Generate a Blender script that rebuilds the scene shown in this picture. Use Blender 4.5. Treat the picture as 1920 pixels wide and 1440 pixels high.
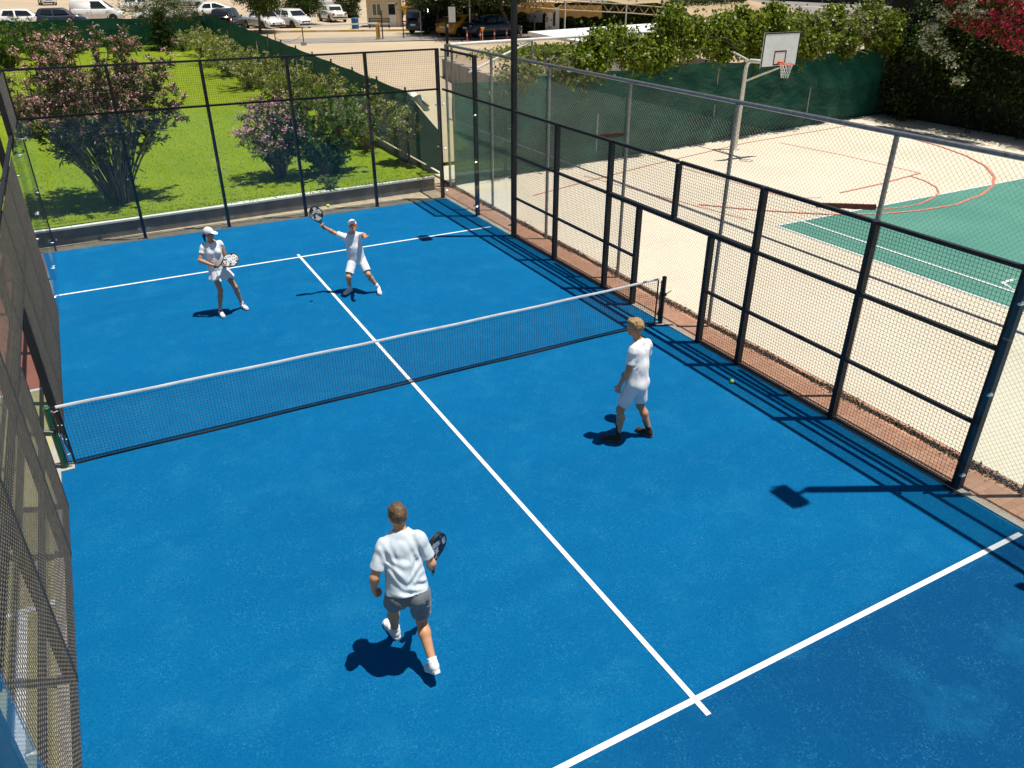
import bpy, bmesh, math, random
import numpy as np
from mathutils import Vector, Matrix
random.seed(7); RNG = np.random.default_rng(11)
for o in list(bpy.data.objects): bpy.data.objects.remove(o)
scene = bpy.context.scene
COL = scene.collection

# ------------------------------------------------------------------ camera
CAM = np.array([-3.773, -10.402, 5.947]); YAW, PITCH, FPX = 0.49442, 0.49828, 1441.8
cam_d = bpy.data.cameras.new('camera'); cam = bpy.data.objects.new('camera', cam_d); COL.objects.link(cam)
cam.location = CAM; cam.rotation_euler = (math.pi/2 - PITCH, 0, -YAW)
cam_d.sensor_width = 36.0; cam_d.lens = FPX/1920*36.0; cam_d.clip_start = 0.05; cam_d.clip_end = 2000
scene.camera = cam
scene.render.resolution_x = 1024; scene.render.resolution_y = 768
# ------------------------------------------------------------------ sky, sun, exposure
SUN = Vector((0.253, -0.13, 1.0)).normalized()
elev = math.asin(SUN.z); azim = math.atan2(SUN.x, SUN.y)
world = bpy.data.worlds.new('World'); scene.world = world; world.use_nodes = True
wt = world.node_tree; wt.nodes.clear()
wo = wt.nodes.new('ShaderNodeOutputWorld'); wb = wt.nodes.new('ShaderNodeBackground'); sky = wt.nodes.new('ShaderNodeTexSky')
sky.sky_type = 'NISHITA'; sky.sun_disc = False; sky.sun_elevation = elev; sky.sun_rotation = azim
sky.air_density = 1.0; sky.dust_density = 0.6; sky.ozone_density = 1.0
wb.inputs['Strength'].default_value = 0.053
wt.links.new(sky.outputs[0], wb.inputs[0]); wt.links.new(wb.outputs[0], wo.inputs[0])
sl = bpy.data.lights.new('sun', 'SUN'); sl.energy = 5.0; sl.angle = math.radians(0.5); sl.color = (1.0, 0.955, 0.88)
so = bpy.data.objects.new('sun', sl); COL.objects.link(so); so.location = (20, -10, 60)
so.rotation_euler = (-SUN).to_track_quat('-Z', 'Y').to_euler()
scene.view_settings.view_transform = 'Standard'; scene.view_settings.look = 'None'
scene.view_settings.exposure = 0.26; scene.view_settings.gamma = 1.0

# ------------------------------------------------------------------ pixel -> place (surveying the photograph, 1920 x 1440)
_f = np.array([math.sin(YAW)*math.cos(PITCH), math.cos(YAW)*math.cos(PITCH), -math.sin(PITCH)])
_r = np.array([math.cos(YAW), -math.sin(YAW), 0.0]); _u = np.cross(_r, _f)
def AT(px, py, axis, val):
    d = _f + _r*(px-960)/FPX - _u*(py-720)/FPX
    return CAM + d*((val-CAM[axis])/d[axis])
def G(px, py, z=0.0): return AT(px, py, 2, z)

# ------------------------------------------------------------------ object helpers
def tag(o, label=None, cat=None, group=None, kind=None):
    if label: o['label'] = label
    if cat: o['category'] = cat
    if group: o['group'] = group
    if kind: o['kind'] = kind
    return o
def empty(name, loc=(0,0,0), rz=0.0, label=None, cat=None, group=None):
    o = bpy.data.objects.new(name, None); COL.objects.link(o); o.location = loc; o.rotation_euler = (0,0,rz)
    o.empty_display_size = 0.2
    return tag(o, label, cat, group)
def link(name, me, mat=None, parent=None, loc=None, smooth=False):
    o = bpy.data.objects.new(name, me); COL.objects.link(o)
    if mat is not None and not me.materials: me.materials.append(mat)
    if parent is not None: o.parent = parent
    if loc is not None: o.location = loc
    if smooth: me.polygons.foreach_set('use_smooth', [True]*len(me.polygons))
    return o
def wm(o):
    m = Matrix.LocRotScale(o.location, o.rotation_euler, o.scale)
    return wm(o.parent) @ o.matrix_parent_inverse @ m if o.parent else m
def wlink(name, me, mat, parent, smooth=False):
    """mesh given in world coordinates, parented to a thing that stands elsewhere"""
    o = link(name, me, mat, parent, smooth=smooth)
    if parent is not None: o.matrix_parent_inverse = wm(parent).inverted()
    return o
class MB:
    """collects simple shapes into one mesh"""
    def __init__(s): s.v = []; s.f = []; s.mi = []; s.cur = 0
    def quad(s, *p):
        n = len(s.v); s.v += [tuple(q) for q in p]; s.f.append(tuple(range(n, n+len(p)))); s.mi.append(s.cur); return s
    def box(s, a, b):
        x0,y0,z0 = a; x1,y1,z1 = b
        if x0>x1: x0,x1=x1,x0
        if y0>y1: y0,y1=y1,y0
        if z0>z1: z0,z1=z1,z0
        n = len(s.v)
        s.v += [(x0,y0,z0),(x1,y0,z0),(x1,y1,z0),(x0,y1,z0),(x0,y0,z1),(x1,y0,z1),(x1,y1,z1),(x0,y1,z1)]
        for q in ((0,3,2,1),(4,5,6,7),(0,1,5,4),(1,2,6,5),(2,3,7,6),(3,0,4,7)): s.f.append(tuple(n+i for i in q)); s.mi.append(s.cur)
        return s
    def obox(s, c, ax, ay, az):
        """box from centre and three half axes"""
        c = np.array(c,float); ax,ay,az = (np.array(t,float) for t in (ax,ay,az)); n = len(s.v)
        for k in (-1,1):
            for (i,j) in ((-1,-1),(1,-1),(1,1),(-1,1)): s.v.append(tuple(c+i*ax+j*ay+k*az))
        for q in ((0,3,2,1),(4,5,6,7),(0,1,5,4),(1,2,6,5),(2,3,7,6),(3,0,4,7)): s.f.append(tuple(n+i for i in q)); s.mi.append(s.cur)
        return s
    def bar(s, a, b, w, h=None, up=(0,0,1)):
        a = np.array(a,float); b = np.array(b,float); d = b-a; L = np.linalg.norm(d); d = d/L
        up = np.array(up,float)
        if abs(d@up) > .98: up = np.array((1.0,0,0))
        sx = np.cross(d, up); sx /= np.linalg.norm(sx); sz = np.cross(sx, d)
        return s.obox((a+b)/2, d*L/2, sx*w/2, sz*(h or w)/2)
    def tube(s, pts, rad, n=8, caps=True):
        pts = [np.array(p,float) for p in pts]
        if not hasattr(rad,'__len__'): rad = [rad]*len(pts)
        base = len(s.v); prev = None
        for i,p in enumerate(pts):
            d = (pts[min(i+1,len(pts)-1)]-pts[max(i-1,0)]); d = d/np.linalg.norm(d)
            if prev is None:
                t = np.array((0,0,1.0)) if abs(d[2])<.9 else np.array((1.0,0,0))
                x = np.cross(d,t)
            else: x = prev-d*(prev@d)
            x /= np.linalg.norm(x); prev = x; y = np.cross(d,x)
            for k in range(n):
                a = 2*math.pi*k/n; s.v.append(tuple(p+rad[i]*(x*math.cos(a)+y*math.sin(a))))
        for i in range(len(pts)-1):
            for k in range(n):
                k2 = (k+1)%n; s.f.append((base+i*n+k, base+i*n+k2, base+(i+1)*n+k2, base+(i+1)*n+k)); s.mi.append(s.cur)
        if caps:
            s.f.append(tuple(base+k for k in reversed(range(n)))); s.mi.append(s.cur)
            e = base+(len(pts)-1)*n; s.f.append(tuple(e+k for k in range(n))); s.mi.append(s.cur)
        return s
    def lathe(s, c, prof, n=16):
        """profile (r,z) revolved about the vertical through c"""
        base = len(s.v)
        for (r,z) in prof:
            for k in range(n):
                a = 2*math.pi*k/n; s.v.append((c[0]+r*math.cos(a), c[1]+r*math.sin(a), c[2]+z))
        for i in range(len(prof)-1):
            for k in range(n):
                k2=(k+1)%n; s.f.append((base+i*n+k, base+i*n+k2, base+(i+1)*n+k2, base+(i+1)*n+k)); s.mi.append(s.cur)
        s.f.append(tuple(base+k for k in reversed(range(n)))); s.mi.append(s.cur)
        e = base+(len(prof)-1)*n; s.f.append(tuple(e+k for k in range(n))); s.mi.append(s.cur)
        return s
    def prism(s, poly, ax, ay, az, o):
        """2D outline (u,v) in plane ax,ay through o, extruded by az"""
        o,ax,ay,az = (np.array(t,float) for t in (o,ax,ay,az)); n=len(s.v); m=len(poly)
        for (u,v) in poly: s.v.append(tuple(o+u*ax+v*ay))
        for (u,v) in poly: s.v.append(tuple(o+u*ax+v*ay+az))
        s.f.append(tuple(n+i for i in reversed(range(m)))); s.mi.append(s.cur); s.f.append(tuple(n+m+i for i in range(m))); s.mi.append(s.cur)
        for i in range(m):
            j=(i+1)%m; s.f.append((n+i,n+j,n+m+j,n+m+i)); s.mi.append(s.cur)
        return s
    def mesh(s, name):
        me = bpy.data.meshes.new(name); me.from_pydata([tuple(map(float,v)) for v in s.v], [], s.f)
        if max(s.mi, default=0) > 0: me.polygons.foreach_set('material_index', s.mi)
        me.update(); return me
    def build(s, name, mat, parent=None, smooth=False, bevel=0.0, world=False):
        me = s.mesh(name)
        if bevel:
            bm = bmesh.new(); bm.from_mesh(me)
            bmesh.ops.remove_doubles(bm, verts=bm.verts, dist=1e-5)
            bmesh.ops.bevel(bm, geom=[e for e in bm.edges if e.calc_length()>bevel*2.2], offset=bevel, segments=2, affect='EDGES', clamp_overlap=True)
            bm.to_mesh(me); bm.free()
        for m in (mat if isinstance(mat,(list,tuple)) else [mat]): me.materials.append(m)
        if world: return wlink(name, me, None, parent, smooth)
        return link(name, me, None, parent, smooth=smooth)
def np_mesh(name, V, Fq, cols=None):
    """numpy arrays of vertices and faces (n x 3 or n x 4) -> mesh; cols = per vertex colour"""
    V = np.asarray(V, np.float32); Fq = np.asarray(Fq, np.int32)
    me = bpy.data.meshes.new(name); k = Fq.shape[1]
    me.vertices.add(len(V)); me.vertices.foreach_set('co', V.ravel())
    me.loops.add(Fq.size); me.loops.foreach_set('vertex_index', Fq.ravel())
    me.polygons.add(len(Fq)); me.polygons.foreach_set('loop_start', np.arange(0, Fq.size, k, dtype=np.int32))
    if cols is not None:
        ca = me.color_attributes.new('col', 'FLOAT_COLOR', 'POINT')
        c4 = np.ones((len(V),4), np.float32); c4[:,:3] = cols; ca.data.foreach_set('color', c4.ravel())
    me.update(calc_edges=True); me.validate(); return me
def copy_tree(o, parent=None):
    c = o.copy(); COL.objects.link(c)
    if parent is not None: c.parent = parent
    for ch in list(o.children): copy_tree(ch, c)
    return c

# ------------------------------------------------------------------ materials
class NT:
    def __init__(s, name):
        s.m = bpy.data.materials.new(name); s.m.use_nodes = True; s.t = s.m.node_tree; s.t.nodes.clear()
        s.out = s.n('ShaderNodeOutputMaterial')
    def n(s, typ, **kw):
        x = s.t.nodes.new(typ)
        for k,v in kw.items(): setattr(x,k,v)
        return x
    def l(s, a, b): s.t.links.new(a, b)
    def pos(s): return s.n('ShaderNodeNewGeometry').outputs['Position']
    def noise(s, vec, scale, detail=4, rough=.55, dist=0.0):
        x = s.n('ShaderNodeTexNoise'); x.inputs['Scale'].default_value=scale; x.inputs['Detail'].default_value=detail
        x.inputs['Roughness'].default_value=rough; x.inputs['Distortion'].default_value=dist
        if vec is not None: s.l(vec, x.inputs['Vector'])
        return x.outputs['Fac']
    def ramp(s, fac, stops):
        x = s.n('ShaderNodeValToRGB'); e = x.color_ramp.elements
        while len(e) < len(stops): e.new(.5)
        for el,(p,c) in zip(e, stops): el.position=p; el.color = (*c,1) if len(c)==3 else c
        s.l(fac, x.inputs[0]); return x.outputs[0]
    def mix(s, fac, a, b, blend='MIX'):
        x = s.n('ShaderNodeMix', data_type='RGBA', blend_type=blend)
        for sock,v in ((x.inputs[0],fac),(x.inputs[6],a),(x.inputs[7],b)):
            if hasattr(v,'links'): s.l(v, sock)
            elif isinstance(v,(tuple,list)): sock.default_value=(*v,1) if len(v)==3 else v
            else: sock.default_value=v
        return x.outputs[2]
    def math(s, op, a, b=None, clamp=False):
        x = s.n('ShaderNodeMath', operation=op, use_clamp=clamp)
        for i,v in enumerate((a,b)):
            if v is None: continue
            if hasattr(v,'links'): s.l(v, x.inputs[i])
            else: x.inputs[i].default_value=v
        return x.outputs[0]
    def mapr(s, v, a, b, c=0.0, d=1.0):
        x = s.n('ShaderNodeMapRange'); s.l(v, x.inputs[0])
        for i,t in enumerate((a,b,c,d)): x.inputs[i+1].default_value=t
        return x.outputs[0]
    def sep(s, v):
        x = s.n('ShaderNodeSeparateXYZ'); s.l(v, x.inputs[0]); return x.outputs
    def scale(s, v, sc):
        x = s.n('ShaderNodeVectorMath', operation='MULTIPLY'); s.l(v, x.inputs[0]); x.inputs[1].default_value=sc; return x.outputs[0]
    def bump(s, h, strength=.3, dist=.01):
        x = s.n('ShaderNodeBump'); x.inputs['Strength'].default_value=strength; x.inputs['Distance'].default_value=dist
        s.l(h, x.inputs['Height']); return x.outputs[0]
    def bsdf(s, color, rough=.6, metal=0.0, normal=None, spec=.5, **kw):
        x = s.n('ShaderNodeBsdfPrincipled')
        for key,v in (('Base Color',color),('Roughness',rough),('Metallic',metal),('Specular IOR Level',spec)):
            if hasattr(v,'links'): s.l(v, x.inputs[key])
            elif isinstance(v,(tuple,list)): x.inputs[key].default_value=(*v,1)
            else: x.inputs[key].default_value=v
        for k,v in kw.items():
            k=k.replace('_',' ')
            x.inputs[k].default_value = (*v,1) if isinstance(v,(tuple,list)) and len(v)==3 and 'Radius' not in k else v
        if normal is not None: s.l(normal, x.inputs['Normal'])
        return x.outputs[0]
    def done(s, shader): s.l(shader, s.out.inputs[0]); return s.m
def var_mat(name, c1, c2, scale=6.0, rough=.6, metal=0.0, bump=0.0, bscale=None, spec=.5, detail=5, stretch=None, bdist=.01):
    """two tones broken up by noise with optional relief, in world space"""
    t = NT(name); p = t.n('ShaderNodeTexCoord').outputs['Object']
    if stretch: p = t.scale(p, stretch)
    f = t.noise(p, scale, detail)
    c = t.ramp(f, [(.32,c1),(.68,c2)])
    nrm = None
    if bump: nrm = t.bump(t.noise(p, bscale or scale*4, 4), bump, bdist)
    return t.done(t.bsdf(c, rough, metal, nrm, spec))
def leaf_mat(name, trans=.35, rough=.45):
    t = NT(name); a = t.n('ShaderNodeAttribute', attribute_name='col').outputs['Color']
    d = t.bsdf(a, rough, spec=.35)
    tr = t.n('ShaderNodeBsdfTranslucent'); t.l(t.mix(1.0, a, (1.0,1.0,.55), 'MULTIPLY'), tr.inputs[0])
    m = t.n('ShaderNodeMixShader'); m.inputs[0].default_value=trans; t.l(d,m.inputs[1]); t.l(tr.outputs[0],m.inputs[2])
    return t.done(m.outputs[0])
# ================================================================== MATERIALS OF THE PLACE
M = {}
def mk_turf():
    t = NT('blue_turf'); p = t.pos(); x,y,z = t.sep(p)
    big = t.noise(t.scale(p,(.45,1.3,1)), .6, 6, .65); mid = t.noise(p, 3.2, 5, .6); fine = t.noise(p, 52, 3, .75)
    base = t.ramp(big, [(.3,(.0010,.110,.278)),(.7,(.0014,.134,.322))])
    # turf colour darkens behind the near service line, more so to the right
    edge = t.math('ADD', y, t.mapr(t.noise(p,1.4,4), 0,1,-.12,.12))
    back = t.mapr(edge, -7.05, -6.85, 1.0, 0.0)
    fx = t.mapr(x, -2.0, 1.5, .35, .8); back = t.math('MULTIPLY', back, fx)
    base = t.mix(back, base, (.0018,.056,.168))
    # worn strip along the right wall and sand drifting over the pile
    wear = t.mapr(t.noise(p, 1.3, 6, .65), .52, .75, 0.0, .55)
    base = t.mix(t.math('MULTIPLY', wear, .75), base, (.014,.185,.36))
    grain = t.mapr(fine, .54, .74, 0.0, .95)
    dens = t.mapr(mid, .42, .68, .12, .9)
    g = t.math('MULTIPLY', grain, dens)
    c = t.mix(g, base, (.05,.27,.46))
    dk = t.mapr(fine, .46, .28, 0.0, .6); c = t.mix(dk, c, (.001,.055,.18))
    h = t.noise(p, 130, 2, .8)
    return t.done(t.bsdf(c, .9, normal=t.bump(h,.9,.012), spec=.06))
def mk_line():
    t = NT('white_turf_line'); p = t.pos()
    f = t.noise(p, 60, 3, .7); c = t.ramp(f, [(.25,(.60,.63,.66)),(.5,(.78,.78,.77))]); c = t.mix(t.mapr(t.noise(p,1.6,6,.7),.5,.75,0,.45), c, (.50,.56,.62))
    return t.done(t.bsdf(c,.9,normal=t.bump(t.noise(p,130,2,.8),.6,.008),spec=.15))
def mk_glass():
    t = NT('court_glass'); g = t.n('ShaderNodeNewGeometry')
    ior = t.mapr(g.outputs['Backfacing'], 0, 1, 1.5, 1/1.5)
    fr = t.n('ShaderNodeFresnel'); t.l(ior, fr.inputs[0]); frs = t.math('MULTIPLY', t.math('POWER', fr.outputs[0], 1.15), .85)
    tr = t.n('ShaderNodeBsdfTransparent'); tr.inputs[0].default_value=(.93,.965,.955,1)
    gl = t.n('ShaderNodeBsdfGlossy'); gl.inputs[0].default_value=(.9,.95,1,1); gl.inputs['Roughness'].default_value=.01
    m = t.n('ShaderNodeMixShader'); t.l(frs, m.inputs[0]); t.l(tr.outputs[0],m.inputs[1]); t.l(gl.outputs[0],m.inputs[2])
    # a thin film of dust
    df = t.n('ShaderNodeBsdfDiffuse'); df.inputs[0].default_value=(.55,.55,.5,1)
    m2 = t.n('ShaderNodeMixShader'); t.l(t.mapr(t.noise(t.scale(t.pos(),(1,1,.35)),2.2,5),.4,.8,.004,.035), m2.inputs[0]); t.l(m.outputs[0],m2.inputs[1]); t.l(df.outputs[0],m2.inputs[2])
    return t.done(m2.outputs[0])
def mk_yard():
    """pale cream concrete of the ball court"""
    t = NT('cream_concrete'); p = t.pos()
    a = t.noise(p,.35,6,.6); b = t.noise(p,5,6,.65); f = t.noise(p,60,3,.7)
    c = t.ramp(a,[(.3,(.59,.52,.40)),(.7,(.66,.59,.47))])
    c = t.mix(t.mapr(b,.5,.75,0,.4), c, (.50,.43,.32)); st_ = t.noise(t.scale(p,(1.0,.35,1)),.9,7,.7); c = t.mix(t.mapr(st_,.56,.72,0,.35), c, (.46,.385,.28)); c = t.mix(t.mapr(f,.6,.8,0,.3), c, (.45,.38,.28))
    return t.done(t.bsdf(c,.85,normal=t.bump(f,.25,.004),spec=.25))
def mk_grass():
    t = NT('lawn_grass'); p = t.pos(); x,y,z = t.sep(p)
    st = t.math('SINE', t.math('ADD', t.math('MULTIPLY', y, .75), t.math('ADD', t.math('MULTIPLY', x, 2.1), t.math('MULTIPLY', t.noise(p,.3,3), 5.0))))
    a = t.noise(p,.5,6,.65); f = t.noise(p,22,4,.7); m_ = t.noise(p, 2.2, 6, .7)
    c = t.ramp(a,[(.3,(.135,.20,.006)),(.7,(.195,.26,.008))])
    c = t.mix(t.mapr(st,-1,1,0,.38), c, (.215,.265,.011))
    c = t.mix(t.mapr(m_,.5,.72,0,.6), c, (.09,.155,.006))
    c = t.mix(t.mapr(f,.45,.7,0,.35), c, (.10,.16,.006)); c = t.mix(t.mapr(f,.42,.25,0,.4), c, (.235,.265,.02))
    return t.done(t.bsdf(c,.8,normal=t.bump(f,.35,.02),spec=.15))
def mk_paver():
    t = NT('terracotta_pavers'); p = t.pos()
    br = t.n('ShaderNodeTexBrick'); br.offset=.5
    for k,v in (('Scale',1.0),('Mortar Size',.006),('Brick Width',.2),('Row Height',.1),('Bias',0.0)): br.inputs[k].default_value=v
    br.inputs['Color1'].default_value=(.42,.215,.135,1); br.inputs['Color2'].default_value=(.50,.27,.175,1); br.inputs['Mortar'].default_value=(.30,.20,.14,1)
    t.l(p, br.inputs['Vector']); n = t.noise(p,3,6,.65)
    c = t.mix(t.mapr(n,.45,.75,0,.45), br.outputs['Color'], (.52,.38,.26))
    return t.done(t.bsdf(c,.85,normal=t.bump(br.outputs['Fac'],-.4,.004),spec=.2))
def mk_road():
    t = NT('dusty_asphalt'); p = t.pos(); x,y,z = t.sep(p)
    a = t.noise(p,.12,5,.6); f = t.noise(p,14,5,.7); s_ = t.noise(t.scale(p,(.15,1.2,1)),.8,4)
    c = t.ramp(a,[(.3,(.40,.31,.205)),(.7,(.50,.40,.275))])
    c = t.mix(t.mapr(s_,.45,.7,0,.35), c, (.36,.30,.22)); c = t.mix(t.mapr(f,.5,.75,0,.3), c, (.32,.25,.17))
    return t.done(t.bsdf(c,.9,normal=t.bump(f,.3,.01),spec=.2))
def mk_screen(name, c1, c2, backlight=.22, fold=1.0):
    """woven shade netting"""
    t = NT(name); p = t.pos()
    n = t.noise(t.scale(p,(.5,.5,1.4)), 1.1, 5, .6, .6)
    c = t.ramp(n,[(.35,c1),(.68,c2)])
    d = t.bsdf(c,.55,spec=.3,normal=t.bump(t.noise(t.scale(p,(.8,.8,1.6)),1.7,4,.55,.8),.5*fold,.12))
    tr = t.n('ShaderNodeBsdfTranslucent'); t.l(c,tr.inputs[0])
    m = t.n('ShaderNodeMixShader'); m.inputs[0].default_value=backlight; t.l(d,m.inputs[1]); t.l(tr.outputs[0],m.inputs[2])
    return t.done(m.outputs[0])
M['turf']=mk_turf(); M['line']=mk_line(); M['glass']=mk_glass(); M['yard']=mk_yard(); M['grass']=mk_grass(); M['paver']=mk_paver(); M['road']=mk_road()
M['screen']=mk_screen('green_shade_net',(.010,.070,.050),(.022,.125,.092),.22,1.6); M['screen_dark']=mk_screen('dark_green_shade_net',(.006,.050,.032),(.010,.075,.046),.3,.4)
M['steel']=var_mat('dark_painted_steel',(.010,.012,.016),(.020,.022,.026),9,.55,.0,spec=.3)
M['wire']=var_mat('black_coated_wire',(.03,.026,.022),(.055,.048,.04),12,.55,spec=.3)
M['wirebrown']=var_mat('weathered_wire',(.13,.115,.095),(.22,.195,.16),12,.6,.1)
M['galv']=var_mat('galvanised_tube',(.20,.20,.21),(.32,.32,.33),14,.42,.75)
M['chain']=var_mat('galvanised_chain_link',(.26,.25,.22),(.38,.36,.32),20,.5,.4)
M['bolt']=var_mat('bright_bolt',(.7,.7,.72),(.8,.8,.8),9,.25,.9)
M['concrete']=var_mat('grey_concrete',(.23,.215,.19),(.34,.32,.28),3,.85,bump=.4,bscale=30)
M['kerbgrey']=var_mat('concrete_ring_beam',(.30,.28,.24),(.42,.39,.34),4,.85,bump=.3,bscale=40)
M['darkwall']=var_mat('weathered_planter_wall',(.11,.10,.09),(.20,.18,.155),2.5,.8,bump=.4,bscale=20)
M['coping']=var_mat('white_coping',(.62,.60,.56),(.78,.76,.72),3,.75,bump=.2,bscale=30)
M['sand']=var_mat('sandy_soil',(.42,.31,.19),(.56,.43,.28),2.2,.95,bump=.8,bscale=14,bdist=.05)
M['soil']=var_mat('dry_soil_strip',(.34,.26,.17),(.50,.40,.28),5,.95,bump=.7,bscale=22,bdist=.03)
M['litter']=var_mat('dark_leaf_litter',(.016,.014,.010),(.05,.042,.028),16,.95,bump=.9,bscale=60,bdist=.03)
M['white']=var_mat('white_paint',(.70,.70,.69),(.80,.80,.79),6,.5)
M['whitepipe']=var_mat('white_painted_pipe',(.62,.60,.55),(.74,.73,.69),9,.45)
M['black']=var_mat('black_paint',(.012,.012,.013),(.022,.022,.023),9,.5)
M['green_post']=var_mat('green_net_post',(.006,.07,.03),(.012,.10,.045),9,.35)
M['red']=var_mat('red_court_paint',(.52,.16,.09),(.62,.22,.13),5,.7)
M['teal']=var_mat('green_court_paint',(.045,.20,.15),(.075,.25,.19),.45,.7,bump=.15,bscale=40,detail=7)
M['orange']=var_mat('orange_rim',(.70,.10,.02),(.8,.13,.03),9,.4)
M['rust']=var_mat('red_brown_bracket',(.30,.075,.035),(.42,.12,.06),12,.7)
M['olive']=var_mat('olive_court',(.33,.31,.15),(.42,.39,.20),1.2,.8,bump=.2,bscale=40)
M['pinkcourt']=var_mat('brick_red_court',(.33,.13,.085),(.40,.17,.115),1.4,.8,bump=.2,bscale=40)

# ================================================================== GROUND
def sheet(name, pts, mat, kind='structure', parent=None):
    b = MB(); b.quad(*pts); o = b.build(name, mat, parent)
    return tag(o, kind=kind) if parent is None else o
g = MB()
# lower terrace (z about 0) around the courts and the wide land beyond, one sheet with a hole-free grid that rises to the car park
xs = [-500,-120,-60,-24,-5.15,5.6,5.95,13,29,60,140,600]; ys = [-500,-60,-16,10.4,13.9,46,50.0,50.6,90,140,600]
def land_z(x,y):
    if y <= 10.4 or (x < 5.9 and y <= 50.0): return -.05
    if x > 5.9 and y <= 13.9: return -.05
    return min(1.29, -.05 + 1.34*(y-10.4)/36.0) if y < 46 else 1.29
for x in xs:
    for y in ys: g.v.append((x,y,land_z(x,y)))
n = len(ys)
for i in range(len(xs)-1):
    for j in range(n-1): g.f.append((i*n+j,(i+1)*n+j,(i+1)*n+j+1,i*n+j+1)); g.mi.append(0)
ground = g.build('ground', M['sand']); tag(ground, kind='structure')
# car park and approach road, dusty asphalt laid over the rising land
def strip(name, mat, x0, x1, yl, lift, nx=1):
    b = MB(); xs_ = np.linspace(x0,x1,nx+1)
    for y in yl:
        for x in xs_: b.v.append((x,y,max(land_z(x,y),-.05)+lift))
    m = nx+1
    for j in range(len(yl)-1):
        for i in range(nx): b.f.append((j*m+i,j*m+i+1,(j+1)*m+i+1,(j+1)*m+i)); b.mi.append(0)
    return tag(b.build(name, mat), kind='structure')
strip('approach_road', M['road'], 5.95, 46.0, [13.95,20,30,40,46,52.6], .02)
strip('car_park', M['road'], -60, 46.0, [52.6,60,90,140], .012)
asph = var_mat('grey_asphalt',(.20,.18,.155),(.28,.25,.21),2,.9,bump=.3,bscale=30)
cr = MB(); cr.quad((5.95,46.9,1.318),(46,40.5,1.318),(46,44.6,1.318),(5.95,51.2,1.318)); tag(cr.build('cross_road', asph), kind='structure')
# ball-court yard and paths
sheet('ball_court_yard', [(5.95,-30,0),(60,-30,0),(60,13.88,0),(5.95,13.88,0)], M['yard'])
sheet('paver_path', [(5.16,-30,-.004),(5.95,-30,-.004),(5.95,11.2,-.004),(5.16,11.2,-.004)], M['paver'])
sheet('back_strip', [(-24,10.16,-.006),(5.158,10.16,-.006),(5.158,11.12,-.006),(-24,10.62,-.006)], M['soil'])
sheet('left_paver_path', [(-7.5,2.72,-.008),(-5.16,2.72,-.008),(-5.16,10.158,-.008),(-7.5,10.158,-.008)], M['pinkcourt'])
lc = sheet('left_court', [(-30,-30,-.010),(-5.16,-30,-.010),(-5.16,2.719,-.010),(-30,2.719,-.010)], M['olive'])
for (a,b_,c,d) in ((-30,2.63,-5.17,2.71),(-30,-2.78,-5.17,-2.69),(-5.53,-9,-5.42,-2.79)): MB().quad((a,b_,-.004),(c,b_,-.004),(c,d,-.004),(a,d,-.004)).build('white_line', M['white'], lc)

# the blue playing surface with its lines and the concrete beam around it
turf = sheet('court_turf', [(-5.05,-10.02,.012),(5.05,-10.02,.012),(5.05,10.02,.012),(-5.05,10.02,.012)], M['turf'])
def wl(x0,y0,x1,y1,z=.016): MB().quad((x0,y0,z),(x1,y0,z),(x1,y1,z),(x0,y1,z)).build('white_line', M['line'], turf)
wl(-4.96,6.92,4.96,6.98); wl(-4.96,-6.98,4.96,-6.92); wl(-.028,-7.14,.028,7.14,.0195)
rb = MB()
for (a,b_) in (((5.055,-10.15,-.2),(5.157,10.15,.03)),((-5.157,-10.15,-.2),(-5.055,10.15,.03)),((-5.055,10.025,-.2),(5.055,10.155,.029)),((-5.055,-10.155,-.2),(5.055,-10.025,.029))): rb.box(a,b_)
tag(rb.build('ring_beam', M['kerbgrey']), kind='structure')

# green ball court with its red and white lines (beyond the chain-link fence)
def flat(poly, z, mat, name, parent=None): 
    b = MB(); b.quad(*[(x,y,z) for x,y in poly]); o = b.build(name, mat, parent); return o
gc = flat([(11.55,-26),(27.4,-26),(27.4,3.55),(11.55,3.55)], .006, M['teal'], 'green_court'); tag(gc, kind='structure')
for (a,b_,c,d) in ((11.55,3.50,27.4,3.56),(11.52,-26,11.58,3.5),(12.42,-26,12.48,3.5)): flat([(a,b_),(c,b_),(c,d),(a,d)], .011, M['white'], 'white_line', gc)
flat([(22.9,-26),(22.96,-26),(22.96,3.5),(22.9,3.5)], .011, M['white'], 'white_line', gc)
def ribbon(pts, w, z, mat, name, parent):
    b = MB(); pts=[np.array(p,float) for p in pts]
    for i,p in enumerate(pts):
        d = pts[min(i+1,len(pts)-1)]-pts[max(i-1,0)]; d/=np.linalg.norm(d); nn=np.array((-d[1],d[0]))*w/2
        b.v += [(*(p+nn),z),(*(p-nn),z)]
    for i in range(len(pts)-1): b.f.append((2*i,2*i+1,2*i+3,2*i+2)); b.mi.append(0)
    return b.build(name, mat, parent)
bc = empty('ball_court_markings',(0,0,0)); tag(bc, kind='structure')
def px_line(pp, w=.042, z=.015): ribbon([G(x,y,0)[:2] for x,y in pp], w, z, M['red'], 'red_line', bc)
px_line([(1000,367),(1210,312),(1400,268),(1620,231)]); 
px_line([(1095,330),(1400,412)],.035); px_line([(1270,312),(1480,372),(1540,371)],.035)
px_line([(1462,268),(1575,290),(1725,325)]); px_line([(1725,325),(1652,345),(1575,362)],.07)
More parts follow.
